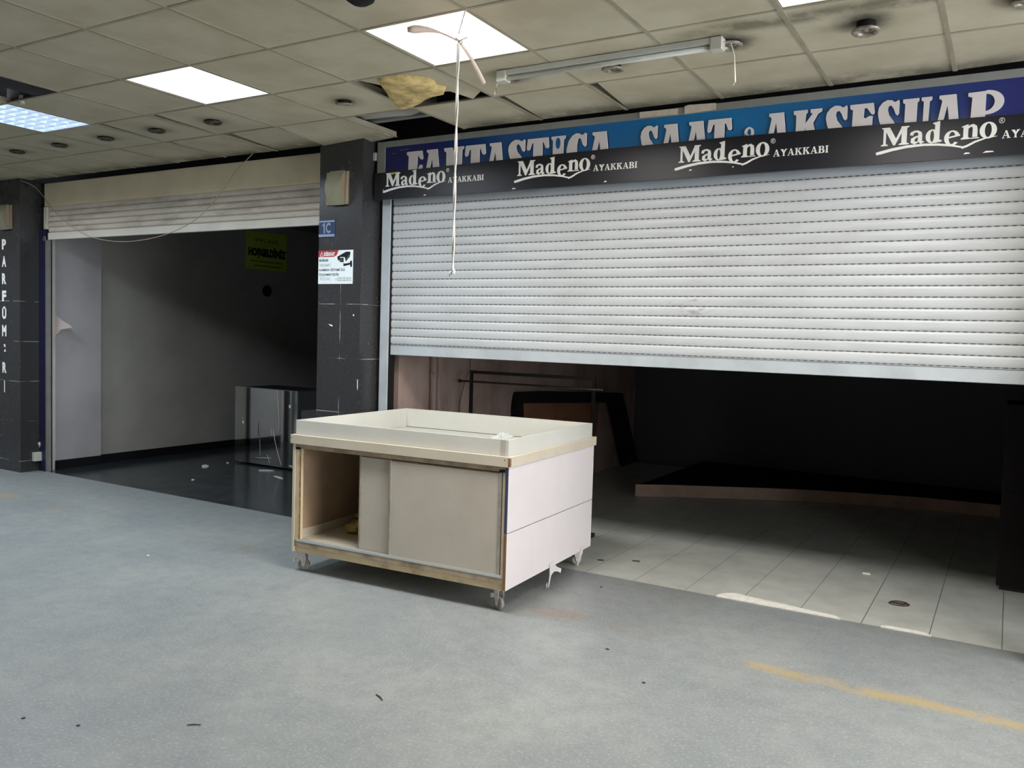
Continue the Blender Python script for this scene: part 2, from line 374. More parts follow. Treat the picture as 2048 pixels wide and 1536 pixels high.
def text(name, body, u0, u1, v0, v1, fr, m, parent, bold=0.0, th=0.002):
    """printed lettering fitted into the rectangle u0..u1, v0..v1 of a plane"""
    cu = bpy.data.curves.new(name, 'FONT'); cu.body = body; cu.size = 1; cu.offset = bold; cu.resolution_u = 3
    ob = bpy.data.objects.new(name, cu); COL.objects.link(ob)
    me = bpy.data.meshes.new_from_object(ob.evaluated_get(bpy.context.evaluated_depsgraph_get()))
    bpy.data.objects.remove(ob); bpy.data.curves.remove(cu)
    xs = [v.co.x for v in me.vertices]; ys = [v.co.y for v in me.vertices]
    a, c, d, e = min(xs), max(xs), min(ys), max(ys); O, U, V, N = fr
    for v in me.vertices:
        u = u0 + (v.co.x-a)/(c-a)*(u1-u0); vv = v0 + (v.co.y-d)/(e-d)*(v1-v0)
        v.co = O + U*u + V*vv + N*th
    me.materials.clear(); me.materials.append(m)
    o = bpy.data.objects.new(name, me); COL.objects.link(o); o.parent = parent
    o.matrix_parent_inverse = parent.matrix_world.inverted() if parent else Matrix()
    return o

# ------------------------------------------------------------------ the setting
struct(box('floor', M['concourse'], -10, 6.8, -7, YF, -0.1, 0))
struct(box('floor', M['black_tile'], -6.2, -1.6, YF, 8.2, -0.1, 0))
struct(box('floor', M['white_tile'], -1.6, 6.6, YF, 8.2, -0.1, 0))
# ceiling: 60 cm tiles in a grid; some tiles near the shop fronts have slipped
SKIP = {(-5, -1), (-2, 2), (-1, 1)}
LIGHTS = [(i, j) for j in (0,) for i in (-12, -9, -6, -3, 0, 3, 6)]
YE = 1.785
tb = MB()
SLIP = {(-4, 2): (0.12, 0.0, 0), (-3, 2): (0.0, 0.0, -1), (0, 2): (0.055, 0.0, 0), (1, 2): (0.06, 0.0, 0), (-5, 2): (0.03, 0.0, 0), (4, 2): (0.0, 0.05, 0),
        (-5, 1): (0.075, -0.01, 0), (-4, 1): (0.075, -0.01, 0), (-6, 2): (0.02, 0, 0)}
for i in range(-17, 11):
    for j in range(-12, 3):
        if (i, j) in SKIP or (i, j) in LIGHTS: continue
        x0, x1, y0, y1 = i*T+0.004, (i+1)*T-0.004, j*T+0.004, min((j+1)*T-0.004, YE)
        z = H+0.002 + random.uniform(-0.0006, 0.0006)
        dz = [random.uniform(0, 0.002) for _ in range(4)]
        p = [[x0, y0], [x1, y0], [x1, y1], [x0, y1]]
        if (i, j) in SLIP:
            a, c, k = SLIP[(i, j)]
            if k == -1:
                dz = [0.002, 0.006, -0.012, -0.045]; p[2][1] -= 0.03
            elif (j == 1):
                p[0][0] += a; p[3][0] -= 0.0
            else:
                p[0][0] += a; p[3][0] += a*0.15; p[2][1] -= c
            z += 0.002
        lo = [(p[q][0], p[q][1], z+dz[q]) for q in range(4)]
        tb.hexa(lo, [(a_[0], a_[1], a_[2]+0.012) for a_ in lo])
struct(tb.build('ceiling', M['ceiling'], bevel=0))
gb = MB()
for i in range(-17, 12):
    gb.box(i*T-0.011, i*T+0.011, -7, YE-0.0, H, H+0.003).box(i*T-0.001, i*T+0.001, -7, YE, H+0.003, H+0.04)
for j in range(-11, 3):
    gb.box(-10, 6.6, j*T-0.009, j*T+0.009, H+0.0005, H+0.0033)
struct(gb.build('trim_1', M['tbar']))
struct(box('wall_back', M['concourse_wall'], -10.2, 6.8, -7.2, -7, 0, 3.7))
struct(box('wall_left', M['concourse_wall'], -10.2, -10, -7, YF, 0, 3.7))
struct(box('wall_right', M['concourse_wall'], 6.6, 6.8, 1.87, 8.4, 0, 3.7))           # the passage itself is open to the street on this side
struct(box('wall_right', M['concourse_wall'], 6.6, 6.8, -7.2, 1.87, 2.75, 3.7))
struct(box('wall_right', M['concourse_wall'], 6.6, 6.8, -7.2, -2.4, 0, 2.75))  # unseen stretch, added to narrow the daylight opening
struct(box('wall_right', M['concourse_wall'], 6.6, 6.8, -2.4, 1.87, 0, 1.0))  # unseen low stretch, added to keep daylight off the deep shop floor
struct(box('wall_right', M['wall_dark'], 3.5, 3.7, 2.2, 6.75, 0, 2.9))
struct(box('ceiling', M['plenum'], -10.2, 6.8, -7.2, 8.4, 3.7, 3.8))                  # slab above the tiles
struct(box('wall_front', M['plenum'], -10.2, 6.6, 2.3, 2.4, 2.96, 3.7))               # closes the void above the shops
struct(box('wall_front', M['wall_dark'], -10.2, -6.3, YF, 2.1, 0, 2.96))              # beyond the left pillar
# left shop
struct(box('wall_left', M['wall_grey'], -5.98, -5.78, 1.98, 2.5, 0.095, 2.9))
struct(box('wall_left', M['wall_grey2'], -6.03, -5.83, 2.5, 8.2, 0.095, 2.9))
struct(box('baseboard_left', M['black_skirting'], -5.98, -5.772, 1.98, 2.5, 0, 0.095))
struct(box('baseboard_left', M['black_skirting'], -6.03, -5.822, 2.5, 8.2, 0, 0.095))
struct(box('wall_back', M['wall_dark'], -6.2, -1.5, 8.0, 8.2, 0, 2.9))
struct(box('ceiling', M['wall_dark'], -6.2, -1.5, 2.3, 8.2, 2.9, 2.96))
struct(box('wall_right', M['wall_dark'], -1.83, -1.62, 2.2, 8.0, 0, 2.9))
# right shop
struct(box('wall_left', M['wall_pink'], -1.60, -1.30, 2.0, 6.75, 0, 2.9))
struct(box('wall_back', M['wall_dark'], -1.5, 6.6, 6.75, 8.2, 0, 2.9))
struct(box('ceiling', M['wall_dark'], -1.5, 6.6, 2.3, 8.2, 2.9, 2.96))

# ------------------------------------------------------------------ pillars
def pillar(x0, x1, label):
    o = box('pillar', M['granite'], x0, x1, 1.67, 2.2, 0, H+0.0, None)
    return tag(o, label, 'pillar')
pil = pillar(-1.83, -1.41, 'dark granite tiled pillar between the two shops, number plate and camera notice on it')
pilL = pillar(-6.9, -5.85, 'dark tiled pillar at the left edge with a column of vertical white letters')
MB().box(-5.85, -5.735, 1.86, 1.93, 0, 2.46).build('navy_strip', M['navy'], pilL)
tag(box('pillar', M['granite'], 2.90, 3.45, 1.70, 1.86, 0, 2.49), 'dark pillar closing the right-hand shop beyond the right edge', 'pillar')
# small chips on the pillar tiles
cp = MB(); fr = front(1.67)
cp.prism([(-1.72, 1.585), (-1.682, 1.578), (-1.676, 1.566), (-1.70, 1.572)], fr, 0.0015)
cp.prism([(-1.478, 1.66), (-1.468, 1.66), (-1.468, 1.648), (-1.478, 1.648)], fr, 0.0015)
cp.prism([(-1.425, 1.18), (-1.419, 1.18), (-1.419, 1.10), (-1.425, 1.12)], fr, 0.0015)
cp.build('chip', M['letter_white'], pil)
# vertical lettering on the left pillar, the E worn down to two scraps
def vletters():
    fr = front(1.67); zt = 2.36; u0, u1 = -6.172, -6.095
    root = thing('pillar_lettering', 'white vertical perfume lettering on the left pillar, one letter worn away', 'lettering', (-6.13, 1.668, 0.8))
    spec = [('P', 2.36, 2.255), ('A', 2.19, 2.08), ('R', 2.015, 1.905), ('F', 1.84, 1.73), ('Ü', 1.68, 1.55), ('M', 1.49, 1.375), ('R', 1.11, 1.00), ('i', 0.925, 0.80)]
    for ch, a, c in spec:
        uu0, uu1 = (u0, u1) if ch != 'i' else (-6.143, -6.125)
        if ch == 'M': uu0, uu1 = -6.175, -6.095
        o = text('letter', ch, uu0, uu1, c, a, fr, M['letter_white'], None, 0.055, 0.0025)
        o.parent = root; o.matrix_parent_inverse = Matrix.Translation((6.13, -1.668, -0.8))
    b = MB()
    b.prism([(-6.145, 1.295), (-6.12, 1.295), (-6.118, 1.262), (-6.142, 1.27)], fr, 0.0025); b.prism([(-6.138, 1.215), (-6.115, 1.218), (-6.115, 1.243), (-6.136, 1.237)], fr, 0.0025)
    o = b.build('letter', M['letter_white'], root); o.matrix_parent_inverse = Matrix.Translation((6.13, -1.668, -0.8))
vletters()
# wall sconces
def sconce(loc, label):
    r = thing('wall_sconce', label, 'wall lamp', loc, 0, 'wall sconces on the pillars')
    box('back_plate', M['sconce_base'], -0.105, 0.105, -0.018, 0, -0.12, 0.12, r, 0.002)
    b = MB(); n = 10; arc = [(-0.028 - 0.055*math.sin(math.pi*k/n), -0.125 + 0.25*k/n) for k in range(n+1)]
    for k in range(n):
        (y0, z0), (y1, z1) = arc[k], arc[k+1]
        b.hexa([(-0.06, y0, z0), (0.085, y0, z0), (0.085, y0+0.004, z0), (-0.06, y0+0.004, z0)], [(-0.06, y1, z1), (0.085, y1, z1), (0.085, y1+0.004, z1), (-0.06, y1+0.004, z1)])
    b.build('shade', M['shade'], r)
    b = MB()
    poly = [(y+0.004, z) for y, z in arc] + [(-0.018, 0.115), (-0.018, -0.115)]
    for x in (-0.055, 0.074): MB().prism(poly, (Vector((x, 0, 0)), Y, Z, X), 0.004).build('side_panel', M['sconce_base'], r)
    return r
sc = sconce((-1.645, 1.67, 2.59), 'curved beige wall sconce high on the middle pillar above the number plate')
dup(sc, (-6.09, 1.67, 2.575), 'curved beige wall sconce at the left edge above the vertical lettering')
# number plate
r = thing('number_plate', 'small navy house number plate reading 1C on the middle pillar', 'sign', (-1.75, 1.67, 2.3))
def child(o, root): o.parent = root; o.matrix_parent_inverse = Matrix.Translation(-root.location); return o
fr = front(1.67)
child(MB().prism([(-1.829, 2.235), (-1.668, 2.235), (-1.668, 2.365), (-1.829, 2.365)], fr, 0.004).build('plate', M['navy_sign']), r)
child(MB().prism([(-1.829, 2.346), (-1.670, 2.346), (-1.670, 2.358), (-1.829, 2.358)], fr, 0.006, 0.004).build('stripe', M['plate_grey']), r)
child(MB().prism([(-1.829, 2.238), (-1.670, 2.238), (-1.670, 2.256), (-1.829, 2.256)], fr, 0.006, 0.004).build('stripe', M['plate_grey']), r)
child(text('lettering', 'C', -1.757, -1.71, 2.264, 2.341, fr, M['plate_grey'], None, 0.03, 0.006), r)
child(MB().prism([(-1.779, 2.264), (-1.768, 2.264), (-1.768, 2.341), (-1.776, 2.341), (-1.792, 2.326), (-1.792, 2.316), (-1.779, 2.322)], fr, 0.006, 0.004).build('lettering', M['plate_grey']), r)
# camera notice
r = thing('camera_notice', 'white camera surveillance notice with red header on the middle pillar', 'sign', (-1.65, 1.67, 2.0))
u0, u1, v0, v1 = -1.829, -1.487, 1.885, 2.135
child(MB().prism([(u0, v0), (u1, v0), (u1, v1), (u0, v1)], fr, 0.003).build('sheet', M['white_sign']), r)
child(MB().prism([(u0, v1-0.048), (-1.672, v1-0.048), (-1.645, v1-0.035), (-1.628, v1), (u0, v1)], fr, 0.004, 0.003).build('red_header', M['red']), r)
t1 = M['white_sign']
child(text('lettering', 'DİKKAT', -1.772, -1.664, v1-0.041, v1-0.006, fr, t1, None, 0.05, 0.0048), r)
b = MB(); b.stroke([(-1.812, 2.094), (-1.7955, 2.125), (-1.779, 2.094), (-1.812, 2.094)], 0.004, fr, 0.0048, 0.004); b.prism([(-1.797, 2.104), (-1.794, 2.104), (-1.794, 2.115), (-1.797, 2.115)], fr, 0.0048, 0.004)
child(b.build('warning_symbol', t1), r)
for s_, a, c, d, e, mm, bd in (('BURASI', -1.818, -1.73, 2.052, 2.072, 'ink_soft', 0.03), ('7/24 SAAT', -1.817, -1.705, 2.015, 2.035, 'ink_grey', 0.0), ('KAMERA SİSTEMİ İLE', -1.817, -1.563, 1.981, 2.004, 'ink_soft', 0.02),
                          ('İZLENMEKTEDİR.', -1.817, -1.618, 1.946, 1.969, 'ink_soft', 0.015), ('0545 476 56 66', -1.632, -1.5, 1.922, 1.934, 'ink_grey', 0.01), ('0542 583 83 22', -1.632, -1.5, 1.905, 1.917, 'ink_grey', 0.01), ('REGAL', -1.808, -1.7, 1.912, 1.936, 'ink_grey', -0.02)):
    child(text('lettering', s_, a, c, d, e, fr, M[mm], None, bd, 0.004), r)
b = MB()
b.prism([(-1.64, 2.087), (-1.555, 2.122), (-1.518, 2.122), (-1.512, 2.112), (-1.518, 2.085), (-1.556, 2.05), (-1.566, 2.082), (-1.61, 2.084), (-1.612, 2.083), (-1.62, 2.056), (-1.634, 2.062)], fr, 0.004, 0.003)
b.prism([(-1.615, 2.078), (-1.578, 2.077), (-1.577, 2.046), (-1.613, 2.047)], fr, 0.0045, 0.003)
b.prism([(-1.578, 2.04), (-1.568, 2.034), (-1.515, 2.04), (-1.513, 2.052), (-1.505, 2.055), (-1.496, 2.054), (-1.494, 2.01), (-1.508, 2.008), (-1.514, 2.026), (-1.562, 2.018), (-1.578, 2.016)], fr, 0.004, 0.003)
child(b.build('camera_pictogram', M['black']), r)
child(MB().prism([(-1.552, 2.066), (-1.522, 2.100), (-1.520, 2.097), (-1.550, 2.064)], fr, 0.005, 0.004).build('pictogram_highlight', M['ink_grey']), r)
child(MB().ellipse(-1.596, 2.062, 0.008, 0.008, 0.002, 0.002, fr, 0.0055, 0.004, n=14).build('pictogram_lens', M['ink_grey']), r)
child(MB().ellipse(-1.648, 1.918, 0.007, 0.008, 0.002, 0.002, fr, 0.004, 0.003, 120, 420, n=14).build('phone_symbol', M['ink_grey']), r)
# outlet on the left pillar
r = thing('wall_outlet', 'small white surface outlet box low on the left pillar', 'outlet', (-5.85, 1.83, 0.15))
box('box', M['socket'], 0, 0.045, -0.045, 0.045, -0.045, 0.045, r, 0.003)
MB().tube([(0.02, 0.055, -0.04), (0.02, 0.062, -0.08), (0.018, 0.055, -0.11)], 0.004).build('cable_stub', M['socket'], r)
MB().tube([(0.004, 0.02, 0.14), (0.012, 0.03, 0.12), (0.006, 0.03, 0.085)], [0.016, 0.014, 0.003]).build('loose_plug', M['socket'], r)

# ------------------------------------------------------------------ shutters
def slats(x0, x1, y, z0, z1, pitch, depth=0.006):
    b = MB(); prof = []; n = round((z1-z0)/pitch)
    for k in range(n):
        for f, d in ((0, 0.005), (0.05, 0.004), (0.085, -0.001), (0.2, -0.6*depth), (0.4, -0.95*depth), (0.6, -depth), (0.8, -0.8*depth), (0.93, -0.4*depth), (0.99, 0.0)):
            prof.append((y+d, z0 + (k+f)*pitch))
    prof.append((y+0.005, z0+n*pitch))
    va = [b.b.verts.new((x0, p[0], p[1])) for p in prof]; vb = [b.b.verts.new((x1, p[0], p[1])) for p in prof]
    wa = [b.b.verts.new((x0, y+0.018, p[1])) for p in (prof[0], prof[-1])]; wb = [b.b.verts.new((x1, y+0.018, p[1])) for p in (prof[0], prof[-1])]
    for i in range(len(prof)-1): b.b.faces.new((va[i], vb[i], vb[i+1], va[i+1])).smooth = False
    b.b.faces.new((wa[0], wb[0], wb[1], wa[1])); b.b.faces.new((va[0], wa[0], wb[0], vb[0])); b.b.faces.new((va[-1], vb[-1], wb[1], wa[1]))
    return b
r = thing('roller_shutter', 'half lowered silver slatted roller shutter of the right-hand shop', 'roller shutter', (0, 1.89, 1.37))
XR = 4.6
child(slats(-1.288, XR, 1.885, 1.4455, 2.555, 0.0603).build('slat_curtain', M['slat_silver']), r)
child(MB().box(-1.284, XR, 1.872, 1.905, 1.368, 1.4455).build('bottom_rail', M['rail_silver'], bevel=0.004), r)
child(MB().box(-1.283, XR, 1.870, 1.874, 1.4405, 1.4435).build('rail_groove', M['alu_dark']), r)
child(MB().box(-1.375, -1.293, 1.855, 1.925, 0, 2.56).build('guide_rail', M['rail_silver'], bevel=0.004), r)
child(MB().box(-1.293, -1.288, 1.862, 1.93, 0, 2.52).build('guide_groove', M['black']), r)
child(MB().box(-1.405, -1.375, 1.90, 1.95, 0, 2.9).build('gap_shade_strip', M['black']), r)  # black strip stands in for the dark gap beside the pillar
r = thing('roller_shutter', 'dusty beige roller shutter rolled almost fully up over the left-hand shop', 'roller shutter', (-3.8, 1.89, 2.36))
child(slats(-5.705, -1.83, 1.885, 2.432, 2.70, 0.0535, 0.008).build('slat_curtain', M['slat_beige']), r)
child(MB().box(-5.705, -1.83, 1.868, 1.90, 2.362, 2.432).build('bottom_rail', M['rail_white'], bevel=0.004), r)
child(MB().box(-5.765, -1.83, 1.868, 2.15, 2.697, 2.925).build('shutter_box', M['fascia'], bevel=0.004), r)
child(MB().box(-5.712, -5.706, 1.86, 1.90, 0, 2.36).box(-5.735, -5.728, 1.86, 1.90, 0, 2.36).build('guide_rail', M['alu']), r)
child(MB().box(-5.765, -5.715, 1.862, 1.90, 2.47, 2.69).build('end_plate', M['rail_white']), r)
b = MB(); b.lathe([(0.014, -0.003), (0.022, -0.003), (0.022, 0.003), (0.014, 0.003), (0.014, -0.003)], (-5.735, 1.85, 2.375), 'y', 20)
child(b.build('pull_ring', M['alu']), r)

# ------------------------------------------------------------------ shop signs
XS = 4.6
r = thing('shop_sign', 'long blue shop fascia sign with big pale letters half covered by the black banner', 'sign', (1.6, 1.85, 2.7))
child(MB().box(-1.30, XS, 1.79, 1.85, 2.565, 2.885).build('sign_panel', M['sign']), r)
b = MB(); b.box(-1.375, XS, 1.785, 1.86, 2.885, 2.928); b.box(-1.375, -1.30, 1.785, 1.86, 2.695, 2.885)
child(b.build('sign_frame', M['alu'], bevel=0.002), r)
child(MB().box(-1.425, -1.385, 1.78, 1.81, 2.80, 2.855).build('sign_bracket', M['socket']), r)
G = {
 'F': [[(0,0),(.93,0),(1,.42),(.96,.52),(.86,.5),(.66,.2),(.62,1.3),(.1,1.3),(.12,.25),(0,.17)], [(.74,1.3),(.74,1.0),(.86,.82),(.96,.86),(.95,1.3)]],
 'A': [[(.05,0),(.82,0),(1,1.3),(.57,1.3),(.5,.8),(.43,.45),(.24,1.3),(-.02,1.3),(.19,.27),(.15,.17),(.05,.14)]],
 'N': [[(0,0),(.4,0),(.62,.55),(.70,.75),(.70,1.3),(.12,1.3),(.12,.27),(0,.16)], [(.58,0),(1,0),(1,.11),(.91,.2),(.90,1.3),(.70,1.3),(.69,.2),(.58,.12)]],
 'T': [[(.04,0),(.96,0),(1,.5),(.95,.6),(.86,.56),(.76,.25),(.70,.22),(.70,1.3),(.30,1.3),(.30,.22),(.22,.25),(.14,.58),(.04,.62),(0,.5)]],
 'S': [[(.86,.05),(.96,-.02),(1,.05),(1,.58),(.93,.66),(.84,.6),(.74,.36),(.62,.2),(.5,.22),(.46,.36),(.54,.62),(.78,.92),(.98,1.3),(.3,1.3),(.08,.85),(0,.5),(.04,.25),(.2,.05),(.42,-.05),(.65,-.02),(.78,.07)]],
 'I': [[(0,0),(1,0),(1,.14),(.88,.22),(.86,1.3),(.13,1.3),(.12,.22),(0,.14)]],
 'C': [[(.84,.05),(.94,-.03),(1,.03),(1,.62),(.93,.7),(.84,.6),(.74,.3),(.66,.2),(.57,.26),(.52,.6),(.54,1.3),(0,1.3),(.03,.7),(.12,.32),(.28,.07),(.48,-.05),(.66,-.02),(.76,.07)]],
 'K': [[(0,0),(.5,0),(.5,.12),(.44,.18),(.42,1.3),(.1,1.3),(.1,.22),(0,.15)], [(.6,0),(1,0),(1,.12),(.86,.22),(.70,.62),(.86,1.3),(.54,1.3),(.42,.78),(.42,.66),(.68,.2),(.6,.14)]],
 'E': [[(0,0),(.94,0),(1,.42),(.96,.52),(.86,.48),(.68,.2),(.58,.2),(.56,.62),(.66,.66),(.78,.58),(.92,.58),(.92,1.3),(.1,1.3),(.12,.25),(0,.17)]],
 'U': [[(0,0),(.56,0),(.56,.12),(.5,.18),(.5,1.3),(.08,1.3),(.08,.2),(0,.14)], [(.64,0),(1,0),(1,.12),(.92,.18),(.9,1.3),(.72,1.3),(.72,.18),(.64,.12)]],
 'R': [[(0,0.02),(.5,0),(.5,1.3),(.09,1.3),(.12,.22),(0,.16)]],
}
LET = [('F',-1.097,-.954),('A',-.925,-.81),('N',-.769,-.606),('T',-.594,-.426),('A',-.397,-.285),('S',-.245,-.117),('T',-.102,.063),('I',.081,.181),('C',.191,.332),('A',.369,.49),
       ('S',.7,.807),('A',.845,.949),('A',1.001,1.11),('T',1.118,1.262),('&',1.321,1.394),('A',1.469,1.573),('K',1.609,1.759),('S',1.782,1.891),('E',1.905,2.029),('S',2.045,2.148),('U',2.165,2.302),('A',2.33,2.431),('R',2.466,2.626)]
fr = front(1.79); ZT, HV = 2.834, 0.118
for ch, a, c in LET:
    b = MB(); wv = c - a
    cv = lambda pl, dx=0, dz=0: [(a + p[0]*wv + dx, ZT - p[1]*HV + dz) for p in pl]
    if ch == '&':
        b.ellipse((a+c)/2+0.006, 2.74, 0.027, 0.031, 0.015, 0.009, fr, 0.010); b.prism([(a-0.004, 2.70), (a+0.02, 2.735), (a+0.035, 2.715), (a+0.03, 2.70)], fr, 0.010); b.prism([(a+0.02, 2.725), (a+0.04, 2.73), (c+0.0, 2.70), (c-0.03, 2.70)], fr, 0.010)
    elif ch == 'R':
        b.prism(cv(G['R'][0]), fr, 0.0104)
        n = 14; cx, cz = .5, .5
        for k in range(n):
            A, B = R(90-180*k/n), R(90-180*(k+1)/n)
            q = []
            for an, inn in ((A, 0), (B, 0), (B, 1), (A, 1)):
                rr, rh = ((.5, .5+.01) if not inn else (.24, .36))
                q.append((.5 + rr*math.cos(an), .48 - rh*math.sin(an)))
            b.prism(cv(q), fr, 0.010)
    else:
        for q_, pl in enumerate(G[ch]): b.prism(cv(pl), fr, 0.010 + 0.0004*q_)
    child(b.build('letter', M['letter_grey']), r)
# drop shadow print and the oval cut out of the I
for ch, a, c in LET:
    if ch in '&R': continue
    wv = c - a; b = MB()
    for pl in G[ch]: b.prism([(a + p[0]*wv + 0.010, ZT - p[1]*HV - 0.006) for p in pl], fr, 0.0012)
    child(b.build('letter_shadow', M['shadow_blue']), r)
b = MB(); pl = [(0.131 + 0.017*math.cos(R(20*k)), 2.788 + 0.036*math.sin(R(20*k))) for k in range(18)]; b.prism(pl, fr, 0.0112, 0.010)
child(b.build('oval_inlay', M['sign']), r)
# scratches on the panel
b = MB(); b.prism([(-1.17, 2.853), (-1.08, 2.857), (-1.08, 2.859), (-1.17, 2.856)], fr, 0.0008); b.prism([(-1.24, 2.835), (-1.21, 2.836), (-1.21, 2.838), (-1.24, 2.838)], fr, 0.0008)
child(b.build('scratch', M['plate_grey']), r)
# black banner
r = thing('shoe_shop_banner', 'black banner strip with repeated white shoe shop lettering above the silver shutter', 'banner', (1.6, 1.77, 2.6))
pts = [(-1.325, 2.506), (XS, 2.506), (XS, 2.70), (2.7, 2.70), (1.9, 2.716), (1.2, 2.722), (0.3, 2.719), (-.5, 2.71), (-1.325, 2.70)]
child(MB().prism(pts, front(1.786), 0.018).build('banner_sheet', M['banner']), r)
child(MB().box(-1.378, -1.325, 1.766, 1.79, 2.50, 2.70).build('banner_return', M['black']), r)
fr = front(1.768)
def glyphs(x, z, root):
    """the word with its uneven baseline, cap height 0.095; each letter a part"""
    box_ = [MB()]; lv = [0.0016]
    def up(): lv[0] = 0.0016 + (lv[0] - 0.0016 + 0.00025) % 0.0015; return lv[0]
    P = lambda pl: box_[0].prism([(x+p[0], z+p[1]) for p in pl], fr, up())
    S = lambda pl, wd: box_[0].stroke([(x+p[0], z+p[1]) for p in pl], wd, fr, up())
    Q = lambda cx, cy, a, b_, c, d, f_, t, *e, **k: box_[0].ellipse(x+cx, z+cy, a, b_, c, d, f_, up(), 0.0, *(e[1:] if len(e) == 3 else e), **k)
    def done(n):
        child(box_[0].build(n, M['letter_white']), root); box_[0] = MB()
    # M
    P([(-.004, 0), (.030, 0), (.030, .005), (.019, .010), (.019, .088), (.006, .088), (.007, .010), (-.004, .005)])
    P([(-.002, .095), (.036, .095), (.068, .034), (.062, .0), (.056, .0), (.012, .086), (-.002, .090)])
    P([(.058, .012), (.094, .095), (.104, .095), (.104, .082), (.064, .0), (.056, .0)])
    P([(.090, .095), (.129, .095), (.129, .090), (.119, .086), (.119, .010), (.130, .005), (.130, 0), (.082, 0), (.082, .005), (.094, .010), (.094, .088)])
    done('letter')
    # a
    S([(.141, .044), (.144, .055), (.156, .062), (.170, .062), (.181, .053), (.182, .040), (.182, .014), (.188, .004), (.201, .008)], [.016, .016, .010, .010, .017, .020, .020, .015, .004])
    S([(.182, .040), (.160, .033), (.148, .023), (.148, .011), (.157, .004), (.169, .007), (.181, .018)], [.005, .010, .018, .020, .015, .007, .006])
    done('letter')
    # d
    Q(.238, .031, .030, .035, .021, .006, fr, 0.002)
    P([(.248, .0), (.250, .088), (.240, .094), (.240, .099), (.272, .105), (.272, .012), (.284, .007), (.284, .001), (.250, -.004)])
    done('letter')
    # e (sits lower)
    Q(.330, .014, .036, .038, .021, .007, fr, 0.002, 0, 20, 320); P([(.312, .012), (.366, .022), (.366, .030), (.312, .020)])
    done('letter')
    # n
    P([(.372, .066), (.398, .075), (.402, .075), (.402, .012), (.410, .007), (.410, .002), (.370, .002), (.370, .007), (.380, .012), (.380, .062), (.372, .062)])
    S([(.398, .055), (.410, .067), (.421, .068), (.430, .060), (.432, .045), (.432, .010)], [.008, .010, .016, .021, .022, .022])
    P([(.412, .002), (.451, .002), (.451, .007), (.412, .007)])
    done('letter')
    # o
    Q(.490, .038, .038, .041, .023, .007, fr, 0.002); done('letter')
    # registered mark
    Q(.547, .080, .013, .014, .002, .002, fr, 0.002, n=18)
    S([(.543, .073), (.543, .088), (.550, .088), (.551, .082), (.544, .080), (.551, .073)], .002)
    done('registered_mark')
    # underline swoosh
    S([(-.026, -.038), (-.005, -.034), (.05, -.022), (.12, -.012), (.20, -.009), (.27, -.014), (.33, -.024), (.385, -.038)], [.014, .016, .015, .014, .012, .011, .010, .008])
    S([(.375, -.040), (.40, -.032), (.435, -.014), (.48, .0), (.53, .006)], [.010, .011, .010, .007, .002])
    done('underline_swoosh')
SM = {  # small serif capitals, unit height
 'A': lambda P: (P([(0, 0), (.3, 0), (.3, .07), (.12, .07)]), P([(.08, .05), (.42, 1), (.48, 1), (.14, .05)]), P([(.36, 1), (.54, 1), (.86, .05), (.64, .05)]), P([(.2, .3), (.7, .3), (.7, .38), (.22, .38)]), P([(.54, 0), (.96, 0), (.96, .07), (.54, .07)])),
 'Y': lambda P: (P([(0, 1), (.36, 1), (.56, .5), (.38, .42), (.06, .93), (0, .93)]), P([(.60, 1), (.92, 1), (.92, .93), (.82, .93), (.52, .42), (.46, .5)]), P([(.36, .48), (.56, .48), (.56, .07), (.66, 0), (.26, 0), (.36, .07)])),
 'K': lambda P: (P([(0, 1), (.42, 1), (.42, .93), (.32, .93), (.32, .07), (.42, 0), (0, 0), (0, .07), (.1, .07), (.1, .93), (0, .93)]), P([(.52, 1), (.88, 1), (.88, .93), (.78, .93), (.38, .48), (.3, .48), (.62, .93), (.52, .93)]), P([(.38, .6), (.52, .66), (.92, .07), (.98, 0), (.56, 0), (.62, .07)])),
 'B': lambda P: (P([(0, 1), (.34, 1), (.34, 0), (0, 0), (0, .07), (.1, .07), (.1, .93), (0, .93)]), P([(.34, 1), (.6, 1), (.76, .88), (.76, .64), (.6, .53), (.5, .53), (.5, .6), (.55, .68), (.55, .86), (.5, .93), (.34, .93)]), P([(.34, .55), (.62, .55), (.84, .42), (.84, .14), (.66, 0), (.34, 0), (.34, .07), (.52, .07), (.6, .18), (.6, .38), (.5, .48), (.34, .48)])),
 'I': lambda P: (P([(0, 1), (.4, 1), (.4, .93), (.31, .93), (.31, .07), (.4, .07), (.4, 0), (0, 0), (0, .07), (.09, .07), (.09, .93), (0, .93)]),)}
for k in range(4):
    xo = -1.272 + 1.1155*k
    glyphs(xo, 2.597, r)
    xx = xo + 0.550
    for ch, wd in zip('AYAKKABI', (.040, .038, .040, .041, .041, .040, .037, .02)):
        b = MB()
        hs = [0.0016]
        def put(pl): hs[0] += 0.0002; b.prism([(xx + p[0]*0.040, 2.5885 + p[1]*0.038) for p in pl], fr, hs[0])
        SM[ch](put); xx += wd + 0.0005
        child(b.build('small_letter', M['letter_white']), r)
child(MB().prism([(-1.268, 2.648), (-1.258, 2.664), (-1.24, 2.677), (-1.20, 2.684), (-1.158, 2.688), (-1.155, 2.697), (-1.268, 2.694)], fr, 0.0012).build('yellow_patch', M['yellow_print']), r)
# paint chips on the lower edge
for (x, z, w_) in ((-0.93, 2.512, .02), (-0.20, 2.512, .03), (0.47, 2.515, .02), (1.02, 2.545, .02), (1.28, 2.545, .008), (2.46, 2.524, .03), (2.545, 2.524, .05), (-1.3, 2.57, .006)):
    child(MB().prism([(x, z), (x+w_, z+0.002), (x+w_*.9, z+0.007), (x+w_*.3, z+0.009)], fr, 0.0015).build('paint_chip', M['letter_white']), r)
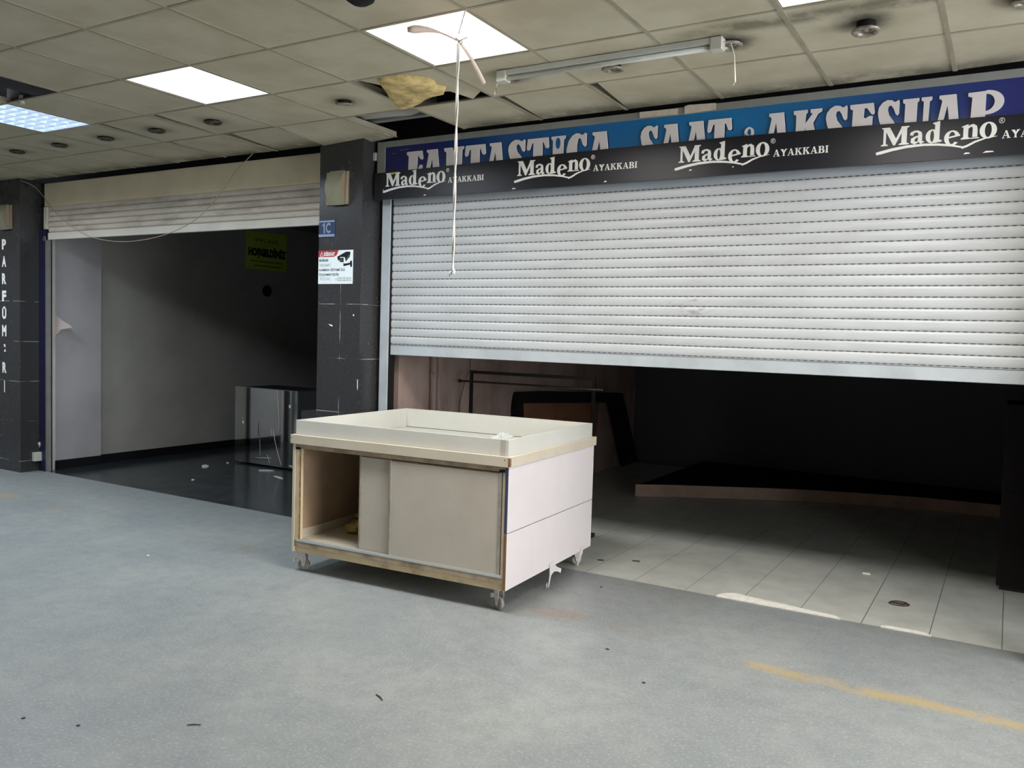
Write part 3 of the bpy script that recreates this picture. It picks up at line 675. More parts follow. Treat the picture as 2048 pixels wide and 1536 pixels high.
# torn tape strips above the sign
tag(MB().prism([(0.69, 2.892), (0.93, 2.888), (0.93, 2.922), (0.69, 2.926)], front(1.784), 0.008).build('tape_strip', M['white_tape']), 'torn off-white tape strip on the sign frame, left of two', 'tape', 'tape strips on the sign frame')
tag(MB().prism([(0.975, 2.885), (1.163, 2.891), (1.163, 2.928), (1.0, 2.935), (0.975, 2.93)], front(1.784), 0.008).build('tape_strip', M['white_tape']), 'torn off-white tape strip on the sign frame, right of two', 'tape', 'tape strips on the sign frame')

# ------------------------------------------------------------------ ceiling fittings
def panel_lamp(r, watts, col):
    ld = bpy.data.lights.new('panel_lamp', 'AREA'); ld.shape = 'SQUARE'; ld.size = .56; ld.energy = watts; ld.color = col; ld.spread = R(165)
    lo = bpy.data.objects.new('panel_lamp', ld); COL.objects.link(lo); lo.parent = r; lo.location = (0, 0, -.004)
def panel(i, j, kind, label):
    r = thing('ceiling_light_panel', label, 'ceiling light', ((i+.5)*T, (j+.5)*T, H), 0, 'square ceiling light panels')
    b = MB(); b.box(-.288, .288, -.288, .288, .012, .07).build('housing', M['tube_white'], r)
    b = MB(); a, c = .296, .284
    for (x0, x1, y0, y1) in ((-a, a, -a, -c), (-a, a, c, a), (-a, -c, -c, c), (c, a, -c, c)): b.box(x0, x1, y0, y1, .004, .02)
    b.build('frame', M['tbar'], r)
    MB().box(-.284, .284, -.284, .284, .006, .012).build('diffuser', M[kind], r)
    panel_lamp(r, WATTS*(1.0 if j == 0 else 0.12), (1.0, .95, .9) if i >= 0 else (.82, .91, 1.0))
    return r
def words(i, j):
    if (i, j) == (0, 0): return 'glowing square ceiling panel above the wheeled counter, behind the wooden hanger'
    if (i, j) == (-3, 0): return 'glowing square ceiling panel between the louvred light and the hanger'
    if (i, j) == (3, 0): return 'glowing ceiling panel cut off by the top edge at the right'
    return 'glowing ceiling panel, row %s, %s' % ({0: 'nearest the shops', -6: 'above the viewer'}[j], {-12: 'farthest left', -9: 'second from left', -6: 'third from left', -3: 'fourth from left', 0: 'fifth from left', 3: 'third from right', 6: 'second from right', 9: 'farthest right'}[i])
for (i, j) in LIGHTS:
    if (i, j) == (-6, 0): continue
    panel(i, j, 'glow_warm' if i >= 0 else 'glow_mid', words(i, j))
# louvred light
r = thing('louvred_ceiling_light', 'bluish louvred tube light in the ceiling at the left edge', 'ceiling light', (-5.5*T, .5*T, H))
b = MB(); b.box(-.288, .288, -.288, .288, .09, .10)
for (x0, x1, y0, y1) in ((-.295, .295, -.295, -.285), (-.295, .295, .285, .295), (-.295, -.285, -.285, .285), (.285, .295, -.285, .285)): b.box(x0, x1, y0, y1, 0.0, .10)
b.build('housing', M['louvre'], r)
for k in range(4): MB().tube([(-.215+.143*k, -.28, .065), (-.215+.143*k, .28, .065)], .013, 10).build('tube', M['glow_cool'], r)
b = MB()
for k in range(1, 4): b.box(-.288+.144*k-.002, -.288+.144*k+.002, -.285, .285, .0, .045)
for k in range(1, 8): b.hexa([(-.285, -.288+.072*k-.0015, 0), (.285, -.288+.072*k-.0015, 0), (.285, -.288+.072*k+.0015, 0), (-.285, -.288+.072*k+.0015, 0)], [(-.285, -.288+.072*k-.008, .04), (.285, -.288+.072*k-.008, .04), (.285, -.288+.072*k+.008, .04), (-.285, -.288+.072*k+.008, .04)])
b.build('louvre_grid', M['louvre'], r)
panel_lamp(r, WATTS*.9, (.74, .87, 1.0))
# downlights
def downlight(x, drop, tilt, label, m_ring='ring'):
    r = thing('downlight', label, 'downlight', (x, 0.9, H), 0, 'round downlights in a row near the shop fronts')
    b = MB(); z = -drop
    b.lathe([(.040, z+.004), (.058, z+.002), (.060, z-.004), (.054, z-.009), (.044, z-.010), (.038, z-.002), (.036, z+.006)]).build('trim_ring', M[m_ring], r)
    MB().lathe([(.036, z+.006), (.024, z+.012), (.012, z+.006), (.0005, z+.003)]).build('reflector', M['glassy'], r)
    MB().lathe([(.0005, z-.001), (.012, z-.001), (.013, z+.004)], n=16).build('lamp', M['ring'], r)
    MB().lathe([(.040, z+.004), (.040, .03), (.0005, .03)]).build('can', M['black'], r)
    r.rotation_euler = (tilt, tilt*0.6, 0); return r
nm = ['leftmost small downlight in the row over the left-hand shop', 'second downlight from the left over the left-hand shop', 'third downlight from the left, wider metal ring', 'fourth downlight from the left, below the first glowing panel', 'fifth downlight from the left, over the beige shutter']
for k, x in enumerate((-4.5, -3.9, -3.3, -2.7, -2.1)):
    downlight(x, 0.006, 0.0, nm[k], 'ring_dark')
downlight(-0.9, 0.012, R(9), 'tilted downlight with bright rim just left of the yellow insulation')
downlight(0.3, 0.012, R(-3), 'downlight half hidden behind the left end of the tube batten')
downlight(0.9, 0.040, R(2), 'downlight hanging loose below the middle of the tube batten')
downlight(1.5, 0.010, R(-3), 'downlight behind the right end of the tube batten')
downlight(2.1, 0.036, R(-3), 'large loose downlight with sooty stain right of the tube batten')
downlight(2.7, 0.016, R(4), 'downlight cut off by the right edge near the ceiling corner')
# dome
r = thing('ceiling_dome', 'black dome fixture cut off by the top edge', 'ceiling fixture', (0.3, -0.345, H))
MB().lathe([(.066, .0), (.066, -.012), (.058, -.03), (.035, -.045), (.0005, -.05)]).build('dome', M['black'], r)
MB().lathe([(.072, .002), (.072, -.006), (.064, -.008)]).build('rim', M['ring_dark'], r)
# tube batten
r = thing('tube_batten', 'unlit white fluorescent batten under the ceiling, wires hanging from both ends', 'ceiling light', (0.885, 0.81, H))
b = MB().box(-.595, .595, -.026, .026, -.028, .0); b.build('batten_body', M['tube_white'], r, 0.002)
MB().tube([(-.56, -.004, -.042), (.56, -.004, -.042)], .0125, 12).build('fluorescent_tube', M['tube_white'], r)
for s_ in (-1, 1):
    b = MB(); b.box(*(sorted((s_*.555, s_*.612))), -.03, .03, -.058, .0); b.build('end_cap', M['socket'], r, 0.004)
MB().tube([(.612, 0, -.02), (.645, .005, -.03), (.662, .01, -.09), (.668, .01, -.16), (.672, .012, -.205), (.662, .012, -.222)], .0035).build('wire', M['white_cable'], r)
MB().tube([(-.612, 0, -.045), (-.624, 0, -.065), (-.628, .002, -.085)], .003).build('wire', M['white_cable'], r)
MB().tube([(-.628, .002, -.083), (-.636, .002, -.112), (-.634, .002, -.135)], [.004, .006, .003]).build('wire_end', M['alu_dark'], r)
# slipped tile with insulation in the broken cell
b = MB()
lo = [(-.575, .615, H+.016), (-.02, .62, H+.010), (-.02, 1.10, H+.020), (-.13, 1.17, H-.004), (-.20, 1.03, H+.012), (-.42, .94, H+.012)]
vv = [b.b.verts.new(p) for p in lo]; vu = [b.b.verts.new((p[0], p[1], p[2]+.012)) for p in lo]
b.b.faces.new(vv); b.b.faces.new(vu[::-1])
for k in range(len(lo)): b.b.faces.new((vv[k], vu[k], vu[(k+1) % len(lo)], vv[(k+1) % len(lo)]))
tag(b.build('slipped_ceiling_tile', M['ceiling']), 'broken dirty ceiling tile slipped askew beside the yellow insulation', 'ceiling tile')
b = MB(); n = 14; edge = [(-.405, .612), (-.33, .612), (-.25, .66), (-.16, .74), (-.15, .80), (-.19, .88), (-.16, .93), (-.21, .985), (-.30, 1.0), (-.38, 1.03), (-.46, 1.09), (-.56, 1.13), (-.63, 1.15), (-.67, 1.14), (-.60, .98), (-.50, .80)]
cx = sum(p[0] for p in edge)/len(edge); cy = sum(p[1] for p in edge)/len(edge)
rings = []
for f, dz in ((1.0, 0), (.97, -.014), (.75, -.02), (.4, -.024), (.05, -.022)):
    rings.append([b.b.verts.new((cx+(p[0]-cx)*f, cy+(p[1]-cy)*f, H-.002+dz+random.uniform(-.003, .003))) for p in edge])
rings = [[b.b.verts.new((p[0], p[1], H+.02)) for p in edge]] + rings
for q in range(len(rings)-1):
    for k in range(len(edge)): b.b.faces.new((rings[q][k], rings[q][(k+1) % len(edge)], rings[q+1][(k+1) % len(edge)], rings[q+1][k]))
b.b.faces.new(rings[-1]); b.b.faces.new(rings[0][::-1])
tag(b.build('insulation_blanket', M['foam'], smooth=True), 'yellow insulation sagging out of the broken ceiling cell', 'insulation')
# things seen in the open cells
tag(MB().tube([(-1.5, 1.40, 3.06), (-.98, 1.46, 3.07), (-.72, 1.6, 3.09)], .07, 16).build('duct', M['concourse_wall']), 'pale pipe duct seen through the open ceiling cell above the sign', 'duct')
tag(MB().box(-1.55, -.35, 1.52, 1.57, 3.0, 3.04).build('ceiling_hanger_rail', M['alu']), 'metal rail inside the open ceiling cell above the pillar', 'rail')
tag(MB().tube([(-2.86, .02, 2.99), (-2.86, .02, 2.935)], [.02, .017], 12).build('lamp_socket', M['socket']), 'white lamp socket poking out of the dark ceiling hole at left', 'lamp socket')
tag(MB().box(-3.0, -2.4, -.42, -.34, 3.03, 3.07).build('void_beam', M['navy']), 'dark bluish beam inside the ceiling hole at the left edge', 'beam')
# hanging cord with wooden hanger
r = thing('wooden_hanger', 'pale wooden coat hanger tied high below the glowing panel', 'hanger', (.601, -.05, 2.80))
K = Vector((0, 0, 0)); A = Vector((-.167, -.143, .028)); B = Vector((.03, .16, -.14))
def bow(E, wide, up):
    pts, rr = [], []
    for k in range(9):
        f = k/8; p = E*f + up*math.sin(math.pi*f)*0.9; pts.append(p); rr.append((0.005+wide*f*f*(1 if f < .95 else .8), 0.006+wide*.45*f))
    return pts, rr
pts, rr = bow(A, .012, Vector((0, 0, .022))); rr = [(.004+.008*min(1, max(0, k-2)/4), .004+.013*min(1, max(0, k-3)/3.5)) for k in range(9)]; rr[8] = (.007, .010)
MB().tube(pts, rr, 10).build('arm', M['wood'], r)
pts, rr = bow(B, .008, Vector((.008, -.004, .008))); MB().tube(pts, rr, 10).build('arm', M['wood'], r)
tag(MB().tube([(.601+.0033*math.sin(k*.2), -.05+.0033*math.cos(k*.2), 2.79-.01235*k) for k in range(0, 80)] , .0038, 6).tube([(.601-.0033*math.sin(k*.2), -.05-.0033*math.cos(k*.2), 2.79-.01235*k) for k in range(0, 80)], .0038, 6)
    .tube([(.601, -.05, 2.83), (.601, -.03, 2.88), (.60, 0, 2.951)], .003, 6).tube([(.59, -.06, 2.81), (.61, -.04, 2.79), (.62, -.05, 2.80), (.59, -.045, 2.785)], .005, 6).tube([(.601, -.05, 2.80), (.64, -.04, 2.812)], .003, 6)
    .tube([(.601, -.05, 1.826), (.607, -.05, 1.812), (.598, -.05, 1.804), (.603, -.05, 1.795)], [.005, .010, .009, .004], 6).tube([(.598, -.05, 1.815), (.588, -.05, 1.805), (.585, -.05, 1.792)], .0035, 6).tube([(.603, -.05, 1.81), (.612, -.05, 1.80)], .003, 6)
    .build('hanging_rope', M['rope']), 'white twisted rope hanging from the ceiling in front of the silver shutter', 'rope')
tag(MB().tube(smooth_path([(-2.675, 1.78, 2.955), (-2.76, 1.76, 2.88), (-2.849, 1.75, 2.809), (-2.96, 1.75, 2.70), (-3.087, 1.75, 2.598), (-3.336, 1.75, 2.442), (-3.709, 1.75, 2.335), (-4.124, 1.75, 2.29), (-4.5, 1.75, 2.30), (-4.833, 1.75, 2.355), (-5.1, 1.75, 2.45), (-5.358, 1.75, 2.592), (-5.706, 1.75, 2.86), (-5.845, 1.668, 2.93)]), .0035, 6)
    .build('sagging_cable', M['cable']), 'thin cable sagging across the beige shutter from ceiling to left pillar', 'cable')

# ------------------------------------------------------------------ wheeled counter
TH = 0.0484; W, D = 1.546, 1.221
r = thing('wheeled_counter', 'cream wheeled shop counter with sliding doors standing in the middle of the passage', 'counter', (0.3987, 0.8276, 0), TH)
bx = lambda n, m, x0, x1, y0, y1, z0, z1, bv=0.0015: MB().box(x0, x1, y0, y1, z0, z1).build(n, M[m], r, bv)
b = MB(); b.box(-W+.018, -.02, .012, .045, .125, .188); b.box(-W+.02, -.02, D-.04, D, .135, .188); b.box(-W+.02, -W+.05, .045, D-.04, .135, .188); b.box(-.05, -.02, .045, D-.04, .135, .188)
b.build('base_frame', M['chip'], r, 0.002)
bx('frame_grime_strip', 'chip_dark', -W+.018, -.02, .002, .03, .165, .196)
bx('floor_panel', 'cream', -W+.019, -.019, .03, D-.02, .188, .204)
M['darkening_liner'] = grime('brown_darkening_liner', srgb(186, 156, 128), 0.7, amt=0.4, scale=3)  # brown sheets added to shade the cream inside of the compartment
bx('darkening_side_lining', 'darkening_liner', -W+.0185, -W+.0205, .03, D-.02, .262, .80, 0)
bx('darkening_back_lining', 'darkening_liner', -W+.021, -.02, D-.022, D-.019, .205, .80, 0)
bx('inner_riser', 'cream', -W+.02, -W+.032, .03, D-.02, .204, .262)
b = MB(); b.box(-W+.03, -.032, 0, .004, .196, .214); b.box(-W+.03, -.032, .0, .046, .196, .199); b.box(-W+.03, -.032, .020, .023, .199, .21); b.box(-W+.03, -.032, .043, .046, .199, .21)
b.build('bottom_track', M['track'], r)
bx('side_panel', 'cream', -W, -W+.018, 0, D, .44, .82)
bx('side_panel', 'cream', -W, -W+.018, 0, D, .13, .437)
bx('side_panel', 'panel_pink', -.018, 0, 0, D, .4515, .82)
bx('side_panel', 'panel_pink', -.018, 0, 0, D, .13, .4475)
bx('panel_seam', 'alu_dark', -.017, -.002, .003, D-.003, .4470, .4520, 0)
bx('edge_band', 'blue_edge', -.0185, -.0005, -.0025, 0, .4515, .815, 0)
bx('edge_band', 'brown_edge', -.0185, -.0005, -.0025, 0, .132, .4475, 0)
bx('left_stile', 'chip', -W+.018, -W+.062, .004, .03, .204, .80)
bx('stile_edge', 'cream', -W+.0, -W+.018, -.0015, 0, .13, .80, 0)
b = MB(); 
for k in range(30):
    z = .21+.0195*k; w_ = random.uniform(.002, .007) if random.random() < .7 else .001
    b.box(-W+.062-w_, -W+.0635, .001, .006, z, z+.02)
b.build('torn_edge', M['brown_edge'], r)
bx('right_stile', 'chip', -.036, -.018, .003, .03, .196, .80)
bx('top_rail', 'chip_dark', -W+.018, -.018, .003, .03, .790, .820)
bx('corner_notch', 'black', -W+.022, -W+.060, .0, .004, .783, .797, 0); bx('corner_notch', 'black', -.058, -.024, .0, .004, .788, .802, 0)
bx('back_panel', 'cream', -W+.018, -.018, D-.018, D-.002, .19, .82)
# sliding doors
def sdoor(x0, x1, y, z0, z1):
    d = MB().box(x0, x1, y, y+.012, z0, z1).build('sliding_door', M['door'], r, 0.001)
    b = MB(); b.box(x0-.001, x0+.010, y-.004, y+.014, z0, z1); b.build('door_edge', M['door_alu'], d, 0.001)
    b = MB(); b.box(x1-.016, x1+.001, y-.003, y+.0, z0, z1); b.build('door_edge', M['door_alu'], d, 0.001)
    b = MB(); b.box(x0+.010, x1-.016, y-.001, y+.001, z1-.006, z1); b.box(x0-.006, x0-.001, y+.002, y+.012, z0, z1); b.build('door_gap_strip', M['brown_edge'], d)
    return d
sdoor(-1.036, -.42, .027, .206, .784); sdoor(-.797, -.045, .006, .206, .784)
b = MB(); b.box(-.045, -.036, .006, .02, .206, .79); b.build('jamb_strip', M['alu_dark'], r)
# trim band and tray
b = MB(); o_ = .012
b.box(-W-o_, o_, -o_, .008, .819, .876); b.box(-W-o_, o_, D-.008, D+o_, .819, .876); b.box(-W-o_, -W+.006, .008, D-.008, .819, .876); b.box(-.006, o_, .008, D-.008, .819, .876)
b.build('trim_band', M['cream'], r, 0.0015)
bx('tray_gap', 'alu_dark', -W+.030, -.030, D-.028, D-.0255, .829, .833, 0)
bx('band_end_grain', 'brown_edge', .0, o_+.0008, -o_-.0008, .002, .824, .870, 0)
b = MB(); b.box(-W+.012, -.012, .012, D-.012, .806, .829); b.build('tray_floor', M['white_lam'], r, 0)
b = MB(); i_, t_ = .012, .014
b.box(-W+i_, -i_, i_, i_+t_, .829, .967); b.box(-W+i_, -i_, D-i_-t_, D-i_, .829, .967); b.box(-W+i_, -W+i_+t_, i_+t_, D-i_-t_, .829, .967); b.box(-i_-t_, -i_, i_+t_, D-i_-t_, .829, .967)
b.build('tray_rim', M['white_lam'], r, 0.001)
b = MB(); b.box(-.060, -.030, i_-.0015, i_, .876, .966); b.build('rim_tape', M['rim_tape'], r)
b = MB(); b.lathe([(.0035, .0), (.0005, -.002)], (-W-.004, -o_, .856), 'y', 10); b.lathe([(.0035, .0), (.0005, -.002)], (-.020, -o_, .858), 'y', 10); b.build('screw_head', M['black'], r)
# casters
cast0 = None
for k, (cx_, cy_, ang, br) in enumerate(((-W+.045, .055, 20, 0), (-.075, .06, -25, 1), (-.085, D-.06, 40, 1), (-W+.05, D-.06, 10, 0))):
    if cast0 is None:
        b = MB(); b.box(-.04, .04, -.035, .035, .118, .127)
        for s_ in (-1, 1): b.prism([(-.018, .118), (.022, .118), (.03, .085), (.018, .028), (.004, .028), (-.012, .08)], (Vector((0, s_*.017, 0)), X, Z, Y*s_), .003)
        c0 = b.build('caster', M['chrome'], r, 0.001)
        MB().lathe([(.0005, -.011), (.024, -.012), (.036, -.011), (.0385, -.004), (.0385, .004), (.036, .011), (.024, .012), (.0005, .011)], (.01, 0, .0385), 'y', 24).build('wheel', M['wheel'], c0)
        b = MB(); b.hexa([(-.055, -.02, .076), (-.012, -.02, .092), (-.012, .02, .092), (-.055, .02, .076)], [(-.055, -.02, .082), (-.012, -.02, .098), (-.012, .02, .098), (-.055, .02, .082)])
        b.hexa([(-.062, -.012, .055), (-.05, -.012, .055), (-.05, .012, .055), (-.062, .012, .055)], [(-.058, -.012, .08), (-.046, -.012, .08), (-.046, .012, .08), (-.058, .012, .08)])
        b.build('brake_pedal', M['chrome'], c0, 0.001); cast0 = c0; c = c0
    else:
        c = cast0.copy(); COL.objects.link(c); c.parent = r
        for g in list(cast0.children):
            g2 = g.copy(); COL.objects.link(g2); g2.parent = c
    c.location = (cx_, cy_, 0); c.rotation_euler = (0, 0, R(ang))
def cpos(x, y, z): return (0.3987 + x*math.cos(TH) - y*math.sin(TH), 0.8276 + x*math.sin(TH) + y*math.cos(TH), z)
def blob(name, m, c, size, seed, amp, label, cat, sub=4, rz=0, floor=None):
    b = bmesh.new(); bmesh.ops.create_icosphere(b, subdivisions=sub, radius=1)
    from mathutils import noise
    for v in b.verts:
        n = noise.noise(v.co*1.9 + Vector((seed, 0, 0)))*amp + noise.noise(v.co*5.0 + Vector((0, seed, 0)))*amp*.45
        v.co = v.co*(1+n); v.co = Vector((v.co.x*size[0], v.co.y*size[1], v.co.z*size[2]))
        if floor is not None: v.co.z = max(v.co.z, floor)
    me = bpy.data.meshes.new(name); b.to_mesh(me); b.free(); me.materials.append(m)
    o = bpy.data.objects.new(name, me); COL.objects.link(o); o.location = c; o.rotation_euler = (0, 0, rz)
    return tag(o, label, cat)
blob('plastic_film', M['film'], cpos(-.17, .17, .892), (.095, .12, .068), 3, .8, 'crumpled clear plastic film in the counter tray at its front right corner', 'plastic film', 4, .4, -.062)
blob('yellow_cloth', M['yellow_bag'], cpos(-1.20, .56, .240), (.23, .26, .075), 7, .45, 'crumpled yellow printed sack lying inside the open counter compartment', 'sack', 4, .2, -.04)
b = MB(); P3 = lambda x, z: (cpos(.003, x, 0)[0], cpos(.003, x, 0)[1], z)
fs = (Vector((0.3987+.004, 0.8276, 0)), Vector((-math.sin(TH), math.cos(TH), 0)), Z, Vector((math.cos(TH), math.sin(TH), 0)))
b.prism([(.56, .155), (.61, .165), (.66, .118), (.735, .088), (.725, .063), (.68, .083), (.625, .095), (.585, .082), (.555, .012), (.548, .014), (.565, .085)], fs, .003)
b.prism([(.52, .035), (.53, .05), (.534, .03), (.528, .012)], fs, .003)
tag(b.build('plastic_scrap', M['scrap']), 'torn white plastic scrap dangling from the counter\'s right lower edge', 'scrap')
b = MB(); b.prism([(1.03, .15), (1.08, .16), (1.07, .115), (1.05, .10), (1.0, .045), (.99, .05), (1.03, .105)], fs, .003)
tag(b.build('plastic_scrap', M['scrap']), 'small white plastic shred beside the counter\'s back right caster', 'scrap')
tag(MB().tube([cpos(-W-.012, .10, .36), cpos(-W-.014, .10, .30)], .012, 8).build('white_knob', M['socket']), 'small white stub sticking out from the counter\'s left side', 'knob')

# ------------------------------------------------------------------ left shop contents
r = thing('mirror_counter', 'cracked mirror-clad low counter on the black floor of the left-hand shop', 'counter', (-3.842, 3.5, 0), R(-1.0))
MB().box(-.99, 0, 0, .006, .02, .868).build('mirror_panel', M['mirror'], r, 0.001)
MB().box(-.006, 0, .006, .62, .02, .868).build('side_panel', M['wall_dark'], r)
b = MB(); b.box(-.992, .002, -.002, .008, .866, .872)
b.box(-.008, .002, -.003, .0, .02, .87); b.box(0, .004, 0, .62, .866, .872); b.box(.0, .003, 0, .05, .02, .866)
b.build('edge_trim', M['mirror_edge'], r)
MB().box(0, .002, .05, .62, .38, .66).build('reflected_wall_strip', M['concourse_wall'], r)  # pale strip painted in for the wall reflected in the mirrored side
box('body', M['black'], -.985, -.008, .008, .6, .02, .862, r)
b = MB(); fm = (Vector((0, 0, 0)), X, Z, -Y)
b.stroke([(-.32, .86), (-.30, .70), (-.285, .58), (-.28, .50), (-.29, .40)], [.002, .004, .003, .003, .001], fm, .001)
b.stroke([(-.37, .42), (-.355, .36), (-.33, .27), (-.28, .14), (-.24, .05)], [.003, .006, .004, .004, .002], fm, .001)
b.stroke([(-.40, .43), (-.395, .36)], .003, fm, .001); b.stroke([(-.46, .14), (-.42, .05)], .003, fm, .001); b.stroke([(-.58, .30), (-.57, .12)], [.003, .001], fm, .001)
b.ellipse(-.855, .47, .012, .014, .012, .014, fm, .001); b.stroke([(-.865, .53), (-.85, .44)], .003, fm, .001)
b.ellipse(-.12, .70, .013, .020, .013, .020, fm, .001)
b.build('crack', M['letter_white'], r)
b = MB(); b.stroke([(-.60, .50), (-.605, .40), (-.59, .33)], [.003, .009, .006], fm, .001); b.stroke([(-.135, .85), (-.125, .72)], [.010, .006], fm, .001)
b.build('dark_crack', M['black'], r)
fw = wallx(-5.83)
r = thing('welcome_poster', 'dim yellow-green welcome poster on the wall of the dark left-hand shop', 'poster', (-5.83, 4.9, 2.5))
child(MB().prism([(4.54, 2.30), (5.245, 2.305), (5.245, 2.81), (4.54, 2.79)], fw, .003).build('sheet', M['paper_yellow']), r)
child(text('lettering', 'HOŞGELDİNİZ', 4.575, 5.232, 2.45, 2.61, fw, M['ink'], None, 0.075, .005), r)
def squig(u0, u1, v, hgt, n):
    b = MB()
    pts = [(u0 + (u1-u0)*k/n, v + hgt*(math.sin(k*2.1)+.5*math.sin(k*5.3))*.5) for k in range(n+1)]
    b.stroke(pts, .008, fw, .0045, .003); child(b.build('faint_handwriting', M['ink_green']), r)
squig(4.68, 4.86, 2.69, .05, 14); squig(4.90, 5.08, 2.685, .05, 14)
squig(4.62, 5.17, 2.41, .014, 50); squig(4.68, 5.14, 2.355, .014, 44)
tag(MB().lathe([(.075, 0), (.075, .012), (.05, .02), (.0005, .02)], (-5.83, 4.9, 2.03), 'x', 24).build('round_wall_plate', M['black']), 'round black wall plate below the yellow poster', 'wall plate')
# peeled wallpaper
b = MB(); A_ = [(1.985, 1.66), (2.0, 1.60), (2.05, 1.55), (2.10, 1.515), (2.125, 1.485), (2.09, 1.475), (2.03, 1.46), (1.99, 1.40), (1.985, 1.34)]
B_ = [(-5.772, 1), (-5.765, 1), (-5.745, 1), (-5.72, 1), (-5.70, 1), (-5.71, 1), (-5.74, 1), (-5.765, 1), (-5.772, 1)]
va = [b.b.verts.new((B_[k][0], A_[k][0], A_[k][1])) for k in range(9)]; vb = [b.b.verts.new((-5.775, 1.982, z)) for z in (1.69, 1.63, 1.60, 1.56, 1.52, 1.48, 1.44, 1.39, 1.33)]
for k in range(8): b.b.faces.new((va[k], va[k+1], vb[k+1], vb[k]))
pw = b.build('peeled_wallpaper', M['wallpaper']); sm = pw.modifiers.new('solid', 'SOLIDIFY'); sm.thickness = 0.003
tag(pw, 'pale flap of wallpaper peeling off the grey wall of the left-hand shop', 'wallpaper flap')
struct(MB().box(-5.80, -5.772, 1.94, 1.985, 0.0, 2.45).build('trim_2', M['rail_white']))

# ------------------------------------------------------------------ right shop contents
r = thing('garment_rack', 'black square-tube garment rack standing behind the counter in the right-hand shop', 'rack', (-.56, 2.75, 0))
b = MB().box(-.575, .566, -.012, .012, 1.215, 1.24); b.build('top_bar', M['black_metal'], r, 0.001)
for x in (-.565, .556): MB().box(x-.012, x+.012, -.012, .012, .0, 1.215).build('post', M['black_metal'], r, 0.001)
for x in (-.565, .565): b = MB().box(x-.02, x+.02, -.05, .05, .0, .03); b.build('foot', M['black_metal'], r, 0.001)
b = MB(); b.tube([(-.675, -.022, 1.149), (.67, -.022, 1.149)], .009, 10); b.build('hanging_rail', M['ring_dark'], r)
for x in (-.675, .655): MB().tube([(x, -.022, 1.149), (x+.02, -.022, 1.149)], .014, 10).build('rail_end', M['black_metal'], r)
r = thing('leaning_dark_frame', 'dark frame with a brown board leaning against the left wall of the right-hand shop', 'frame', (-1.28, 5, 0))
fq = wallx(-1.27)
child(MB().prism([(3.68, .86), (3.72, 1.01), (4.2, 1.0), (6.2, .895), (6.75, .02), (6.30, .0), (5.83, .80), (3.82, .90), (3.90, .0), (3.72, .0)], fq, .04).build('frame_border', M['black']), r)
child(MB().prism([(3.92, .12), (5.5, .10), (5.6, .80), (3.84, .90)], fq, .012).build('board', M['brown_board']), r)
r = thing('wall_pipe', 'slim vertical pipe with a coupling on the left wall of the right-hand shop', 'pipe', (-1.29, 2.42, 0))
MB().tube([(0.012, 0, 0), (0.012, 0, 2.9)], .028, 14).build('pipe', M['wall_pink'], r)
MB().tube([(0.012, 0, 1.19), (0.012, 0, 1.225)], .034, 14).build('coupling', M['wall_pink'], r)
MB().tube([(0.0, .085, 0), (0.0, .085, 2.9)], .022, 14).build('pipe', M['wall_pink'], r)
tag(MB().tube([(-1.29, 2.95, 1.45), (-1.292, 2.98, 1.25), (-1.292, 2.9, 1.12), (-1.292, 2.83, .95), (-1.292, 2.84, .6)], .003, 6).build('thin_wire', M['brown_edge']), 'thin wire running down the stained wall behind the garment rack', 'wire')
# curved plinth
r = thing('curved_plinth', 'low curved display plinth with a pale edge on the dark shop floor', 'plinth', (.5, 5.2, 0))
E_ = [(-.38, 4.60), (-.05, 4.82), (.38, 5.06), (.72, 5.26), (1.064, 5.43), (1.544, 5.60), (2.016, 5.74), (2.44, 5.79), (3.1, 5.82)]
b = MB()
for k in range(len(E_)-1):
    (x0, y0), (x1, y1) = E_[k], E_[k+1]
    b.hexa([(x0, y0, 0), (x1, y1, 0), (x1, y1+.02, 0), (x0, y0+.02, 0)], [(x0, y0, .115), (x1, y1, .115), (x1, y1+.02, .115), (x0, y0+.02, .115)])
child(b.build('front_edge', M['plat_face']), r)
b = MB(); poly = [(x, y+.02) for x, y in E_] + [(3.1, 6.74), (-.38, 6.74)]
b.prism(poly, (Vector((0, 0, 0)), X, Y, Z), .10, 0.0)
child(b.build('deck', M['plat_top']), r)
r = thing('dark_display_cabinet', 'black cabinet barely visible in the shade at the right edge of the shop', 'cabinet', (3.1, 3.3, 0))
box('body', M['plat_top'], -.38, .4, -.2, .3, 0.03, 1.2, r, .003); box('plinth', M['black_metal'], -.36, .38, -.18, .28, 0, .03, r); box('shelf_edge', M['plat_top'], -.36, .38, -.204, -.2, .62, .635, r)

# ------------------------------------------------------------------ threshold and debris
b = MB()
def ragged(b, x0, x1, w0, w1, n):
    xs = [x0+(x1-x0)*k/n for k in range(n+1)]
    lo = [(x, YF-.004+random.uniform(-.002, .002)) for x in xs]; hi = [(x, YF+(w0+(w1-w0)*k/n)*math.sin(math.pi*min(1, (k+.6)/3.2)/2)*(1 if k < n else .1)+random.uniform(-.004, .004)) for k, x in enumerate(xs)]
    for k in range(n): b.hexa([(*lo[k], .0005), (*lo[k+1], .0005), (*hi[k+1], .0005), (*hi[k], .0005)], [(*lo[k], .007), (*lo[k+1], .007), (*hi[k+1], .005), (*hi[k], .005)])
    return b
tag(ragged(MB(), 1.27, 1.98, .135, .035, 22).build('broken_tile_edge', M['mortar']), 'long ragged white mortar strip where the pale tiles meet the grey floor', 'mortar strip')
tag(ragged(MB(), 2.19, 2.44, .045, .035, 8).build('broken_tile_edge', M['mortar']), 'short thin white mortar strip farther right along the threshold', 'mortar strip')
